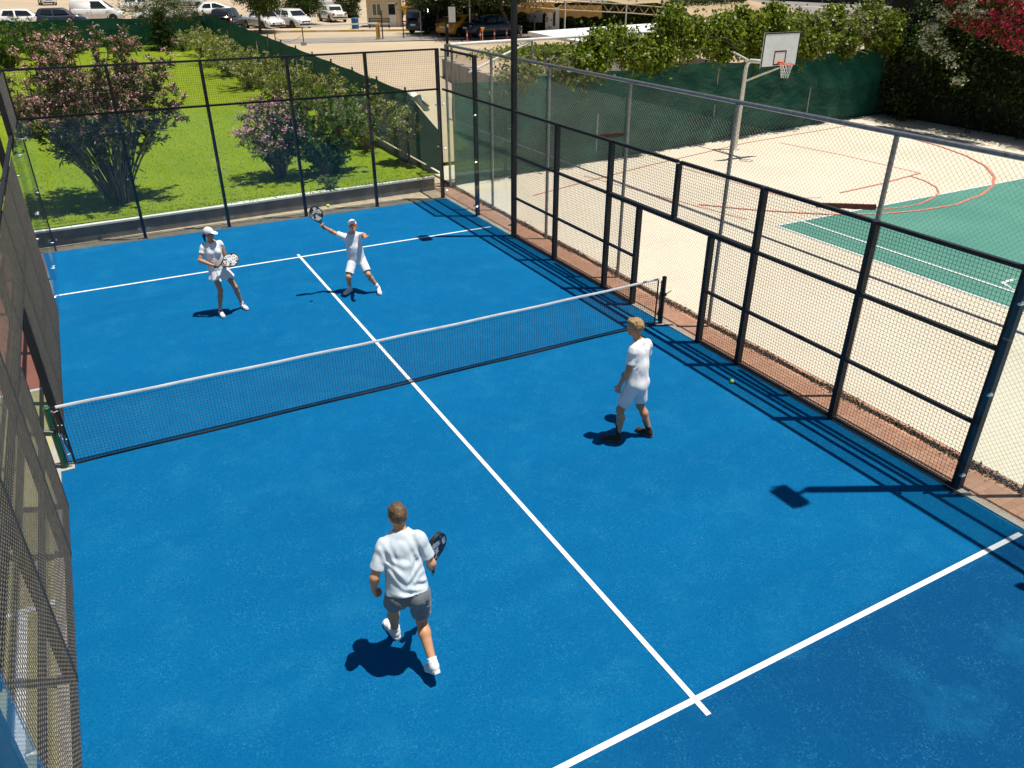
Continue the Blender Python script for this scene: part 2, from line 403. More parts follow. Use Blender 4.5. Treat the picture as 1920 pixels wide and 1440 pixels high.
# arcs round the free throw line and the three point line
hx,hy = 18.3,9.9
c0 = (G(1705,328)[:2]+G(1575,362)[:2])/2
fr = [G(x,y)[:2] for x,y in [(1705,330),(1735,340),(1756,352),(1760,362),(1750,372),(1722,384),(1690,390),(1640,394),(1600,392),(1560,388)]]
ribbon(fr,.06,.017,M['red'],'red_line',bc)
th = [G(x,y)[:2] for x,y in [(1310,384),(1400,393),(1470,398),(1560,403),(1650,402),(1720,396),(1790,385),(1840,366),(1862,348),(1864,332),(1848,312),(1810,292),(1760,274),(1700,258)]]
ribbon(th,.08,.019,M['red'],'red_line',bc)
flat([(20.3,-9),(24,-9),(24,-8.9),(20.3,-8.9)],.012,M['white'],'white_line',gc)
px_e = [G(x,y)[:2] for x,y in [(1902,524),(1880,531),(1902,545),(1935,540)]]
ribbon(px_e,.08,.012,M['white'],'white_line',gc)
# leaf litter where the chain-link meets the ground
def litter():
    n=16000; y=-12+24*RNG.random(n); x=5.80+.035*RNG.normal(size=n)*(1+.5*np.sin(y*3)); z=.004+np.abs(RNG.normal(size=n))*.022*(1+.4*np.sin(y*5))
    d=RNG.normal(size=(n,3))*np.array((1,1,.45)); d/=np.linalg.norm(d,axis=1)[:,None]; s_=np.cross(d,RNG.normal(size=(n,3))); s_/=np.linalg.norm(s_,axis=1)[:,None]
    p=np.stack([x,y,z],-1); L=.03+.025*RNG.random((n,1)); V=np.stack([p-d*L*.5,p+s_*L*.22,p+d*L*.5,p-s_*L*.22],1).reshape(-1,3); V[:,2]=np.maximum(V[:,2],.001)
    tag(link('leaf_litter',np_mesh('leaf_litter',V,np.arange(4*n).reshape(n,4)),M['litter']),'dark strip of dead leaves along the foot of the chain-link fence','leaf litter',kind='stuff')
litter()

# ================================================================== COURT ENCLOSURE
def wire_panel(name, P, s0, s1, z0, z1, parent, pitch=.05, r=.0018, mat=None):
    """square welded mesh; P(s,z)->world"""
    V=[];F=[]
    a = np.array(P(1,0))-np.array(P(0,0)); nrm = np.cross(a,(0,0,1)); 
    def wire(p,q,side):
        n=len(V); 
        for e in (p,q):
            for (i,j) in ((-1,-1),(1,-1),(1,1),(-1,1)): V.append(e+side*r*i+nrm*r*j)
        for k in range(4):
            k2=(k+1)%4; F.append((n+k,n+k2,n+4+k2,n+4+k))
    for s in np.arange(s0+pitch/2,s1,pitch): wire(np.array(P(s,z0)),np.array(P(s,z1)),a)
    for z in np.arange(z0+pitch/2,z1,pitch): wire(np.array(P(s0,z))+nrm*.004,np.array(P(s1,z))+nrm*.004,np.array((0,0,1.0)))
    o = wlink(name, np_mesh(name,V,F), mat or M['wire'], parent); o['kind']='stuff'; return o
def pane(P, s0, s1, z0, z1, th, parent, off=0.0):
    a = np.array(P(1,0))-np.array(P(0,0)); nrm=np.cross(a,(0,0,1))
    c=(np.array(P(s0,z0))+np.array(P(s1,z1)))/2+nrm*off
    return MB().obox(c, a*(s1-s0)/2*1.0, nrm*th/2, (0,0,(z1-z0)/2)).build('glass_pane', M['glass'], parent, world=True)
def post(P, s, z0, z1, w, d, parent, off=0.0, name='post'):
    a=np.array(P(1,0))-np.array(P(0,0)); nrm=np.cross(a,(0,0,1))
    c=np.array(P(s,(z0+z1)/2))+nrm*off
    return MB().obox(c,a*w/2,nrm*d/2,(0,0,(z1-z0)/2)).build(name,M['steel'],parent,world=True)
def rail(P, s0, s1, z, w, d, parent, off=0.0):
    a=np.array(P(1,0))-np.array(P(0,0)); nrm=np.cross(a,(0,0,1))
    c=np.array(P((s0+s1)/2,z))+nrm*off
    return MB().obox(c,a*(s1-s0)/2,nrm*d/2,(0,0,w/2)).build('rail',M['steel'],parent,world=True)
def bolts(P, spots, parent, off):
    a=np.array(P(1,0))-np.array(P(0,0)); nrm=np.cross(a,(0,0,1))
    for (s,z) in spots:
        b=MB(); c=np.array(P(s,z))+nrm*off
        b.tube([c-nrm*.035,c-nrm*.012,c+nrm*.028,c+nrm*.034],[.018,.018,.024,.015],10); b.build('bolt',M['bolt'],parent,world=True)
def side_wall(sx, label):
    # s runs along y; outward offset is +x*sx
    xf = 5.04 if sx>0 else 4.985
    def PP(s,z): return (xf*sx, s*(-1 if sx<0 else 1), z)
    # orientation: nrm = a x z ; for a=+y nrm=+x ; for a=-y nrm=-x  -> always outwards
    t = empty('court_fence', (5.04*sx,0,0), label=label, cat='court fence')
    sg = 1 if sx>0 else -1
    for s in (4,2,-2,-4): post(PP,s,.0,3.02,.08,.10,t,.05)
    for s in (8,-8): post(PP,s,0,4.02,.08,.10,t,.055)
    for s in (1,-1): post(PP,s,0,1.96,.08,.10,t,.05)
    post(PP,0,2.045,2.97,.07,.09,t,.05)
    for (a,b_) in ((4.04,7.96),(2.04,3.96),(.035,1.96),(-1.96,-.035),(-3.96,-2.04),(-7.96,-4.04)): rail(PP,a,b_,3.0,.05,.06,t,.05)
    for (a,b_) in ((8.04,10.0),(-10.0,-8.04)): rail(PP,a,b_,3.0,.05,.06,t,.05); rail(PP,a,b_,4.0,.05,.06,t,.05)
    for (a,b_) in ((4.04,6.0),(2.04,3.96),(-3.96,-2.04),(-6.0,-4.04)): rail(PP,a,b_,2.0,.05,.06,t,.05)
    rail(PP,-1.96,1.96,2.0,.075,.08,t,.05)
    for (a,b_) in ((4.04,6.0),(2.04,3.96),(1.04,1.96),(-1.96,-1.04),(-3.96,-2.04),(-6.0,-4.04)): rail(PP,a,b_,1.0,.045,.055,t,.05); rail(PP,a,b_,.055,.045,.05,t,.04)
    wm_ = M['wire'] if sx>0 else M['wirebrown']
    for (a,b_,z0,z1) in ((4,6,.03,3),(2,4,.03,3),(1,2,.03,2),(-2,-1,.03,2),(-4,-2,.03,3),(-6,-4,.03,3),(0,2,2,3),(-2,0,2,3),(8,10,3,4),(-10,-8,3,4)):
        wire_panel('wire_mesh',PP,a+.004,b_-.004,z0,z1,t,mat=wm_,r=.0016 if sx>0 else .0022)
    for (a,b_) in ((8,10),(6,8),(-8,-6),(-10,-8)): pane(PP,a+.006,b_-.006,.035,2.97,.012,t,-.012)
    for (a,b_) in ((8,9.95),(6,8),(-8,-6),(-9.95,-8)): bolts(PP,[(s,z) for s in (a+.07,b_-.07) for z in (.28,1.45,2.62)],t,.0)
    return t
side_right = side_wall(1,'right side court fence of dark mesh with a gate opening beside the net')
side_left = side_wall(-1,'left side court fence of brownish mesh seen edge on at the left')
def back_wall(sy, label):
    def PP(s,z): return (s*(-1 if sy>0 else 1), 10.03*sy, z)
    t = empty('court_back_wall',(0,10.03*sy,0),label=label,cat='court wall')
    for s in (-3,-1,1,3): post(PP,s,0,4.02,.07,.09,t,.07)
    for s in (-5.0,5.0): post(PP,s,0,4.02,.09,.09,t,.07)
    for (a,b_) in ((-4.955,-3.035),(-2.965,-1.035),(-.965,.965),(1.035,2.965),(3.035,4.955)):
        rail(PP,a,b_,3.0,.045,.05,t,.06); rail(PP,a,b_,4.0,.045,.05,t,.06)
        m = (a+b_)/2; pane(PP,m-.992,m+.992,.035,2.965,.012,t,.0)
        wire_panel('wire_mesh',PP,a-.03,b_+.03,3.02,3.98,t)
        bolts(PP,[(s,z) for s in (m-.9,m+.9) for z in (.3,1.5,2.6)],t,.01)
    return t
back_wall(1,'far glass court wall with mesh top in front of the lawn')
back_wall(-1,'near glass court wall with mesh top behind the baseline')
def light_pole(x,y,label):
    t = empty('light_pole',(x,y,0),label=label,cat='light pole',group='floodlight poles of the court')
    sg = 1 if x>0 else -1
    MB().box((-.055,-.055,0),(.055,.055,6.75)).build('pole',M['steel'],t,bevel=.006)
    MB().box((-.12,-.12,0),(.12,.12,.015)).build('base_plate',M['steel'],t)
    MB().box((-.26*(sg>0)-.03,-.03,6.752),(.26*(sg<0)+.03,.03,6.80)).build('bracket_arm',M['steel'],t)
    ang=math.radians(24); d=np.array((-sg*math.cos(ang),0,-math.sin(ang))); e=np.array((-sg*math.sin(ang),0,math.cos(ang)))
    h=MB().obox(np.array((-sg*.30,0,6.86)),d*.16,(0,.21,0),e*.045).build('floodlight',M['steel'],t,bevel=.01)
    MB().obox(np.array((-sg*.30,0,6.86))-e*.048,d*.13,(0,.18,0),e*.004).build('lamp_glass',M['bolt'],h)
    for k in (-1,1): MB().bar((-sg*.2,k*.215,6.79),(-sg*.34,k*.235,6.93),.02,.05).build('yoke',M['steel'],t)
    return t
light_pole(5.12,6,'tall dark floodlight pole at the far end of the right fence')
light_pole(5.12,-6,'tall dark floodlight pole at the near end of the right fence')
light_pole(-5.12,6,'tall dark floodlight pole at the far end of the left fence')
light_pole(-5.12,-6,'tall dark floodlight pole at the near end of the left fence')

# ------------------------------------------------------------------ the net
net = empty('court_net',(0,0,0),label='low black net with white top tape across the blue court',cat='net')
V=[];F=[];r=.0016
zt = lambda x: .88+.035*(x/5)**2
zs = np.linspace(.05,1,20)
def wv(p,q,ax,r=r):
    p=np.array(p,float);q=np.array(q,float);n=len(V); d=(q-p)/np.linalg.norm(q-p); a=np.array(ax,float); b_=np.cross(d,a)
    for e in (p,q):
        for (i,j) in ((-1,-1),(1,-1),(1,1),(-1,1)): V.append(e+a*r*i+b_*r*j)
    for k in range(4): F.append((n+k,n+(k+1)%4,n+4+(k+1)%4,n+4+k))
X=np.arange(-4.84,4.85,.045)
for x in X: wv((x,.006*math.sin(x*3),.045),(x,0,zt(x)-.02),(1,0,0))
for u in np.linspace(0,1,20):
    for i in range(24):
        xa=-4.84+9.68*i/24; xb=-4.84+9.68*(i+1)/24
        wv((xa,0,.045+u*(zt(xa)-.065)),(xb,0,.045+u*(zt(xb)-.065)),(0,1,0))
cloth_white=var_mat('worn_white_webbing',(.50,.50,.52),(.68,.68,.68),3.5,.85,bump=.3,bscale=60)
nm_=link('net_cord',np_mesh('net_cord',V,F),M['wire'],net); nm_['kind']='stuff'
tp=MB()
for i in range(24):
    xa=-4.9+9.8*i/24; xb=-4.9+9.8*(i+1)/24; za=zt(xa)+.004*math.sin(i*1.7); zb=zt(xb)+.004*math.sin((i+1)*1.7); n=len(tp.v)
    for (x,z) in ((xa,za),(xb,zb)): tp.v+= [(x,-.008,z-.020),(x,-.009,z+.015),(x,0,z+.020),(x,.009,z+.015),(x,.008,z-.020)]
    for k in range(4): tp.f.append((n+k,n+5+k,n+6+k,n+k+1)); tp.mi.append(0)
tp.build('top_tape',cloth_white,net,smooth=True)
bt=MB(); 
for i in range(24):
    xa=-4.86+9.72*i/24; xb=-4.86+9.72*(i+1)/24
    bt.bar((xa,.01*math.sin(i),.03),(xb,.01*math.sin(i+1),.03),.012,.022)
bt.build('bottom_tape',M['wire'],net)
for sx in (-1,1):
    b=MB(); b.bar((4.88*sx,0,.04),(4.88*sx,0,.9),.03,.012,up=(0,1,0)); b.build('side_tape',M['black'],net)
    for z in (.2,.42,.64,.86): MB().tube([(4.885*sx,-.01,z),(4.94*sx,0,z+.02*math.sin(z*20)),(4.97*sx,.0,z+.01)],.006,6).build('lacing',M['white'],net)
MB().tube([(-4.95,0,.92),(-4.2,0,.912)],.005,6).build('tension_cable',M['black'],net)
for sx,m_,lab in ((1,'black','black net post by the right gate opening'),(-1,'green_post','green steel net post with winch at the left fence')):
    t=empty('net_post',(5.0*sx,-.02,0),label=lab,cat='net post')
    MB().tube([(0,0,.012),(0,0,.93)],.042,18).build('post_tube',M[m_],t,smooth=False)
    MB().lathe((0,0,.93),[(.045,0),(.045,.012),(.03,.02)],18).build('post_cap',M[m_],t)
    MB().box((-.11,-.09,.0145),(.11,.09,.022)).build('base_plate',M['kerbgrey'],t)
    MB().bar((-.055*sx,0,.1),(-.055*sx,0,.88),.012,.03,up=(0,1,0)).build('hook_strip',M['rust'] if sx<0 else M['black'],t)
    w=MB(); w.tube([(.0,-.075,.62),(0,-.04,.62)],.035,12); w.build('winch',M['steel'],t)
    MB().tube([(0,-.08,.62),(.06*sx,-.085,.66),(.12*sx,-.085,.68)],.009,6).build('winch_handle',M['bolt'],t)
    MB().tube([(-.07*sx,-.03,.86),(-.10*sx,-.04,.6),(-.09*sx,-.05,.4),(-.12*sx,-.04,.22)],.014,7).build('strap',M['black'],t)
# ================================================================== CHAIN-LINK FENCE OF THE BALL COURT
def chain_panel(name, P, s0, s1, z0, z1, parent, pitch=.075, r=.0011, mat=None):
    V=[];F=[]; a=np.array(P(1,0),float)-np.array(P(0,0),float); nrm=np.cross(a,(0,0,1)); h=z1-z0
    def wire(sa,za,sb,zb,o):
        p=np.array(P(sa,za),float)+nrm*o; q=np.array(P(sb,zb),float)+nrm*o; d=(q-p)/np.linalg.norm(q-p); b_=np.cross(d,nrm); n=len(V)
        for e in (p,q):
            for (i,j) in ((-1,-1),(1,-1),(1,1),(-1,1)): V.append(e+nrm*r*i+b_*r*j)
        for k in range(4): F.append((n+k,n+(k+1)%4,n+4+(k+1)%4,n+4+k))
    for c in np.arange(s0-h, s1, pitch):
        for sg,o in ((1,.0025),(-1,-.0025)):
            sa,sb=c,c+h; ta,tb=max(sa,s0),min(sb,s1)
            if tb-ta<.02: continue
            if sg>0: wire(ta,z0+(ta-sa),tb,z0+(tb-sa),o)
            else: wire(ta,z1-(ta-sa),tb,z1-(tb-sa),o)
    o=wlink(name,np_mesh(name,V,F),mat or M['chain'],parent); o['kind']='stuff'; return o
FX=5.74
cf=empty('chain_link_fence',(FX,0,0),label='tall grey chain-link fence on round posts between padel court and ball court',cat='chain-link fence')
fy=[11.2,8.36,5.47,2.42,-.52,-3.54,-6.5,-9.5,-12.5]
for y in fy:
    MB().tube([(FX,y,0),(FX,y,3.96)],.036,12).build('post',M['galv'],cf,world=True)
MB().tube([(FX,11.2,3.99),(FX,-12.5,3.99)],.036,10).build('top_rail',M['galv'],cf,world=True)
MB().tube([(FX+.03,11.2,2.0),(FX+.03,-12.5,2.0)],.019,8).build('middle_rail',M['galv'],cf,world=True)
for a,b_ in zip(fy[:-1],fy[1:]): chain_panel('chain_link',lambda s,z:(FX-.045,s,z),b_,a,.03,3.95,cf)
for y in (2.42,-3.54):
    b=MB(); b.bar((FX-.06,y+.04,3.0),(FX-.06,y+.52,2.90),.05,.07); b.bar((FX-.06,y+.53,2.898),(FX-.06,y+1.02,2.79),.05,.07); b.build('bracket_arm',M['rust'],cf,world=True)

# ================================================================== FAR FENCE OF THE BALL COURT WITH GREEN SCREEN
A0=np.array((5.95,11.35)); A1=np.array((28.3,14.1)); SD=(A1-A0)/np.linalg.norm(A1-A0); SL=np.linalg.norm(A1-A0); SN=np.array((-SD[1],SD[0]))
bf=empty('screened_fence',(A0[0],A0[1],0),label='galvanised fence carrying green shade netting behind the ball court',cat='fence')
for s in (.05,2.9,5.7,8.6,11.5,14.4,17.3,20.2,22.4):
    p=A0+SD*s; MB().tube([(*p,0),(*p,3.95)],.036,10).build('post',M['galv'],bf,world=True)
MB().tube([(*A0,3.98),(*(A0+SD*SL),4.02)],.045,10).build('top_rail',M['whitepipe'],bf,world=True)
p0=A0+SD*.6; p1=A0+SD*2.85; MB().tube([(*p0,3.2),(*p1,3.93)],.035,8).build('brace',M['whitepipe'],bf,world=True)
# wrinkled net: a fine sheet with sag, folds and a wavy hem
nu,nv=220,34; U=np.linspace(0,SL,nu); Wv=np.linspace(0,1,nv); UU,WW=np.meshgrid(U,Wv,indexing='ij')
top=2.88+.05*np.sin(UU*.9)+.04*np.sin(UU*2.3+1)+.03*np.sin(UU*.31)
Z=.03+WW*(top-.03)
def folds(u,z): 
    return .05*np.sin(u*1.1+z*.9)+.035*np.sin(u*2.7-z*2.0+.7*np.sin(u*.6))+.022*np.sin(u*5.3+z*4.2+np.sin(z*3))+.05*np.sin(z*3.1+u*.55+1.2*np.sin(u*.43))*np.exp(-((z-1.9)/1.0)**2)
OF=-.07+folds(UU,Z)*(.25+.75*np.sin(np.pi*np.clip(WW,0,1))**.6)
PX=A0[0]+SD[0]*UU+SN[0]*OF; PY=A0[1]+SD[1]*UU+SN[1]*OF
Vv=np.stack([PX,PY,Z],-1).reshape(-1,3); idx=np.arange(nu*nv).reshape(nu,nv)
Fq=np.stack([idx[:-1,:-1],idx[1:,:-1],idx[1:,1:],idx[:-1,1:]],-1).reshape(-1,4)
sc_=wlink('shade_net',np_mesh('shade_net',Vv,Fq),M['screen'],bf,smooth=True)
chain_panel('chain_link',lambda s,z:(A0[0]+SD[0]*s,A0[1]+SD[1]*s,z),.05,SL,2.7,3.95,bf,pitch=.1)

# ================================================================== BASKETBALL HOOP
hb=G(1378,280); hoop=empty('basketball_hoop',(hb[0],hb[1],0),label='white basketball hoop post with backboard and orange rim before the green screen',cat='basketball hoop')
# the board faces the green court (towards -y)
def hp(*p): return tuple(np.array(hb)*np.array((1,1,0))+np.array(p))
MB().tube([hp(0,0,0),hp(0,0,2.78),hp(0,-.05,2.95),hp(0,-.18,3.04),hp(-.05,-1.58,3.10)],[.075,.07,.07,.068,.06],14).build('post',M['whitepipe'],hoop,smooth=True,world=True)
MB().tube([hp(0,-.02,2.35),hp(-.04,-1.58,2.96)],.03,8).build('brace',M['whitepipe'],hoop,world=True)
MB().tube([hp(0,-.05,3.05),hp(0,1.42,3.42)],.035,8).build('back_stay',M['whitepipe'],hoop,world=True)
for k_ in (-.42,.42): MB().tube([hp(0,-1.2,3.10),hp(-.1+k_,-1.6,3.62)],.022,8).build('board_stay',M['whitepipe'],hoop,world=True)
MB().box(hp(-.14,-.14,.0205),hp(.14,.14,.034)).build('base_plate',M['whitepipe'],hoop,world=True)
# the board hangs out over the court, facing it squarely
YB=hb[1]-1.63; q4=[AT(x,y,1,YB) for x,y in ((1436,64),(1503,57),(1488,122),(1425,130))]
bcx=sum(q4)/4; bx=np.array((1.0,0,0)); bz=np.array((0,0,1.0)); bn=np.array((0,-1.0,0)); hw,hh=.80,.53
bd=MB().obox(bcx,bx*hw,bn*.02,bz*hh).build('backboard',M['white'],hoop,world=True)
fr_=MB()
for (c,ax,az) in ((bcx+bz*(hh-.02),bx*hw,bz*.022),(bcx-bz*(hh-.02),bx*hw,bz*.022),(bcx+bx*(hw-.02),bx*.022,bz*(hh-.045)),(bcx-bx*(hw-.02),bx*.022,bz*(hh-.045))): fr_.obox(c+bn*.022,ax,bn*.004,az)
sq=bcx-bz*.24
for (c,ax,az) in ((sq+bz*.2,bx*.27,bz*.02),(sq-bz*.2,bx*.27,bz*.02),(sq+bx*.25,bx*.02,bz*.179),(sq-bx*.25,bx*.02,bz*.179)): fr_.obox(c+bn*.022,ax,bn*.004,az)
wlink('board_markings',fr_.mesh('board_markings'),M['black'],bd)
rc=bcx-bz*.40+bn*.36
rim=MB(); rim.tube([rc+.225*(bx*math.cos(a)+bn*math.sin(a)) for a in np.linspace(0,2*math.pi,25)],.013,8,caps=False); rim.obox(bcx-bz*.40+bn*.085,bx*.07,bn*.06,bz*.05); rim.build('rim',M['orange'],hoop,world=True)
nt=MB(); K=12
for k in range(K):
    for sg in (-1,1):
        pts=[]
        for i in range(6):
            u=i/5; rr=.215-.10*u**.7; a=2*math.pi*(k+sg*.5*i*.9)/K; pts.append(rc+rr*(bx*math.cos(a)+bn*math.sin(a))-bz*(.42*u))
        nt.tube(pts,.006,4,caps=False)
nt.build('hoop_net',M['white'],hoop,world=True)

# ================================================================== FOLIAGE TOOLS
LEAF=leaf_mat('leaf'); PETAL=leaf_mat('petal',.25,.6)
BARK=var_mat('grey_brown_bark',(.085,.065,.048),(.17,.135,.10),14,.9,bump=.6,bscale=40)
def unit(v): return v/np.maximum(np.linalg.norm(v,axis=-1,keepdims=True),1e-9)
def leaf_cards(pos, dirs, length, width, cols, fold=.25, rng=RNG):
    """lanceolate leaf: two quads folded along the midrib, tapering to a tip"""
    n=len(pos); d=unit(dirs); t=rng.normal(size=(n,3)); s=unit(np.cross(d,t)); up=np.cross(s,d)
    L=length[:,None] if hasattr(length,'__len__') else np.full((n,1),length); Wd=width[:,None] if hasattr(width,'__len__') else np.full((n,1),width)
    mid=pos+d*L*.5-up*Wd*fold*.6; tip=pos+d*L-np.array((0,0,.12))*L
    V=np.stack([pos, mid+s*Wd*.5+up*Wd*fold, tip, mid-s*Wd*.5+up*Wd*fold],1).reshape(-1,3)
    F=np.arange(n*4).reshape(n,4)
    C=np.repeat(cols,4,axis=0)
    return V,F,C
def pick(cols, n, rng=RNG, jit=.18):
    c=np.array(cols)[rng.integers(0,len(cols),n)]; return np.clip(c*(1+jit*rng.normal(size=(n,1)))*(1+.06*rng.normal(size=(n,3))),.002,.9)
def merge(parts):
    V=[];F=[];C=[];o=0
    for v,f,c in parts: V.append(v);F.append(f+o);C.append(c);o+=len(v)
    return np.concatenate(V),np.concatenate(F),np.concatenate(C)
def blossoms(centers, size, cols, per=9, rng=RNG):
    """clusters of small upturned florets"""
    n=len(centers); c=np.repeat(centers,per,0)+rng.normal(size=(n*per,3))*np.array((size,size,size*.6))
    d=unit(rng.normal(size=(n*per,3))+np.array((0,-.3,.9))); P=[]
    for k in range(3):
        t=unit(np.cross(d,rng.normal(size=d.shape))); P.append(leaf_cards(c,unit(t+d*.5),size*.75,size*.55,pick(cols,n*per,rng,.15),.1,rng))
    return merge(P)
def shrub(name, base, stems, spread, height, label, cat, leaf_cols, leaf=(.14,.028), per=26, flowers=None, nfl=0, fsize=.06, group=None, seed=1, lean=(0,0), under=.25, droop=.0, stem_r=.018, keep=None, zbias=1.0):
    """many-stemmed shrub: stems fan out from the base, leaves in whorls on the outer part, flowers at the tips"""
    rng=np.random.default_rng(seed); base=np.array(base,float)
    t=empty(name,tuple(base),label=label,cat=cat,group=group)
    sm=MB(); P=[];tips=[]
    for i in range(stems):
        a=rng.random()*2*math.pi; q=math.sqrt(rng.random()); hgt=height*(1-.42*q**2.2)*(.80+.25*rng.random())
        end=base+np.array((spread[0]*q*math.cos(a)+lean[0],spread[1]*q*math.sin(a)+lean[1],hgt*zbias))
        st=base+np.array((.22*q*math.cos(a)*spread[0]*.4,.22*q*math.sin(a)*spread[1]*.4,0))
        m1=st*.6+end*.4+np.array((-.14*spread[0]*q*math.cos(a),-.14*spread[1]*q*math.sin(a),.10*hgt))
        ts=np.linspace(0,1,7)[:,None]; path=(1-ts)**2*st+2*ts*(1-ts)*m1+ts**2*end
        path[1:-1]+=rng.normal(size=(5,3))*.03*height*.25
        sm.tube(path,list(np.linspace(stem_r,.005,7)),5,caps=False); tips.append(path[-1])
        # twigs carrying leaves
        nt_=rng.integers(4,7)
        for k in range(nt_):
            u=under+(1-under)*rng.random()**.75; f=u*6; j=min(int(f),5); p=path[j]+(path[j+1]-path[j])*(f-j)
            d=unit(path[min(j+1,6)]-path[j]+rng.normal(size=3)*np.linalg.norm(path[1]-path[0])*1.1+np.array((0,0,.02)))
            ln=(.18+.22*rng.random())*height/2.6
            n=max(3,per//nt_); s_=rng.random(n)
            lp=p+d*ln*s_[:,None]; ld=unit(d*.8+rng.normal(size=(n,3))*.75+np.array((0,0,.25-droop)))
            P.append(leaf_cards(lp,ld,leaf[0]*(.7+.6*rng.random(n)),leaf[1]*(.8+.5*rng.random(n)),pick(leaf_cols,n,rng),.25,rng)); tips.append(p+d*ln)
    V,F,C=merge(P)
    sm.build('stem',BARK,t,world=True)
    wlink('crown',np_mesh('crown',V,F,C),LEAF,t)
    if flowers is not None and nfl:
        tips=np.array(tips); top=tips[:,2]+.25*rng.normal(size=len(tips))*height*.2-.10*(tips[:,1]-base[1])
        pickd=tips[np.argsort(-top)[:int(len(tips)*.75)]]; pickd=pickd[rng.permutation(len(pickd))[:nfl]]
        V,F,C=blossoms(pickd+np.array((0,0,.03)),fsize,flowers,8,rng); wlink('blossom',np_mesh('blossom',V,F,C),PETAL,t)
    return t
def leaf_mass(n, sampler, leaf, cols, rng, out=None):
    p,nr=sampler(n,rng); d=unit(nr*.6+rng.normal(size=(n,3))*.6+np.array((0,0,-.25)))
    return leaf_cards(p,d,leaf[0]*(.7+.6*rng.random(n)),leaf[1]*(.7+.6*rng.random(n)),pick(cols,n,rng),.2,rng)

# ================================================================== GARDEN
def lawn_z(y): return .40+.88*min(max((y-10.7)/36,0),1.02)
lw=MB(); ly=np.concatenate([np.linspace(10.9,20,10),np.linspace(22,51.5,14)]); lx=np.linspace(-24,5.45,16)
for y in ly:
    for x in lx: lw.v.append((x, y if y>10.95 else 10.58+.0535*(x+5.2)+.12, lawn_z(y)+.02*math.sin(x*.7+y*.4)))
m=len(lx)
for j in range(len(ly)-1):
    for i in range(m-1): lw.f.append((j*m+i,j*m+i+1,(j+1)*m+i+1,(j+1)*m+i)); lw.mi.append(0)
lawn=lw.build('lawn',M['grass'],smooth=True); tag(lawn,kind='structure')
# tufts that break the surface
rng=np.random.default_rng(5); n=38000; yy=10.9+38*rng.random(n)**1.7; xx=-9+14.3*rng.random(n); zz=np.array([lawn_z(y) for y in yy])+.02*np.sin(xx*.7+yy*.4)
hgt=.022+.03*rng.random(n)
d=unit(rng.normal(size=(n,3))*np.array((.6,.6,.1))+np.array((0,0,1.0)))
V,F,C=leaf_cards(np.stack([xx,yy,zz],-1),d,hgt,.014+.012*rng.random(n),pick([(.13,.195,.006),(.175,.24,.008),(.105,.165,.005),(.215,.265,.011)],n,rng,.1),.1,rng)
tag(link('grass',np_mesh('grass',V,F,C),LEAF),'short bright green grass blades covering the lawn','grass',kind='stuff')
# low planter wall along the lawn: weathered face and white coping
ws=np.array((-24.0,9.58)); we=np.array((5.2,11.14)); wd=(we-ws)/np.linalg.norm(we-ws); wn=np.array((-wd[1],wd[0]))
pw=empty('planter_wall',(*we,0),label='long low dark planter wall with white coping at the lawn edge',cat='planter wall')
mid=(ws+we)/2+wn*.09; L_=np.linalg.norm(we-ws)/2
MB().obox((*mid,.165),(*(wd*L_),0),(*(wn*.08),0),(0,0,.185)).build('wall_face',M['darkwall'],pw,world=True)
k=0
for s in np.arange(0,2*L_-.01,1.5):
    a=ws+wd*s; b_=ws+wd*min(s+1.492,2*L_); c=(a+b_)/2+wn*.09
    MB().obox((*c,.375+.0015*(k%3)),(*((b_-a)/2),0),(*(wn*.115),0),(0,0,.022)).build('coping_stone',M['coping'],pw,world=True); k+=1

OLE=[(.060,.105,.022),(.085,.135,.030),(.045,.085,.020),(.12,.165,.045),(.10,.11,.05)]
PINK=[(.74,.32,.40),(.80,.42,.48),(.68,.24,.34),(.85,.56,.57),(.62,.36,.30)]
PALE=[(.85,.74,.46),(.84,.78,.58),(.85,.66,.46)]
shrub('oleander_bush',(-3.30,12.2,.42),96,(2.35,1.55),4.15,'large pink flowering oleander on bare fanned stems behind the far left glass','bush',OLE+[(.17,.14,.08),(.20,.15,.10)],(.17,.042),165,PINK,460,.06,seed=3,under=.42,stem_r=.024,lean=(-.05,.25))
shrub('oleander_bush',(1.05,12.9,.45),60,(1.1,.95),2.35,'round oleander with dense pale pink flowers in the middle of the lawn edge','bush',OLE,(.13,.034),90,[(.80,.42,.55),(.86,.56,.64),(.72,.30,.45)],260,.06,seed=8,under=.2,stem_r=.016)
shrub('green_shrub',(2.45,12.7,.44),78,(1.65,1.05),2.5,'broad leafy green shrub right of the pale pink oleander','shrub',[(.075,.165,.016),(.11,.22,.02),(.05,.11,.014),(.16,.27,.03)],(.11,.065),120,[(.45,.06,.03),(.5,.10,.05)],6,.05,seed=9,under=.08,stem_r=.016)
shrub('small_shrub',(2.05,11.22,.38),12,(.42,.25),.42,'small pale green plant hanging over the white coping','shrub',[(.13,.23,.06),(.17,.27,.08)],(.09,.05),40,seed=12,under=.05,stem_r=.008,droop=.6)
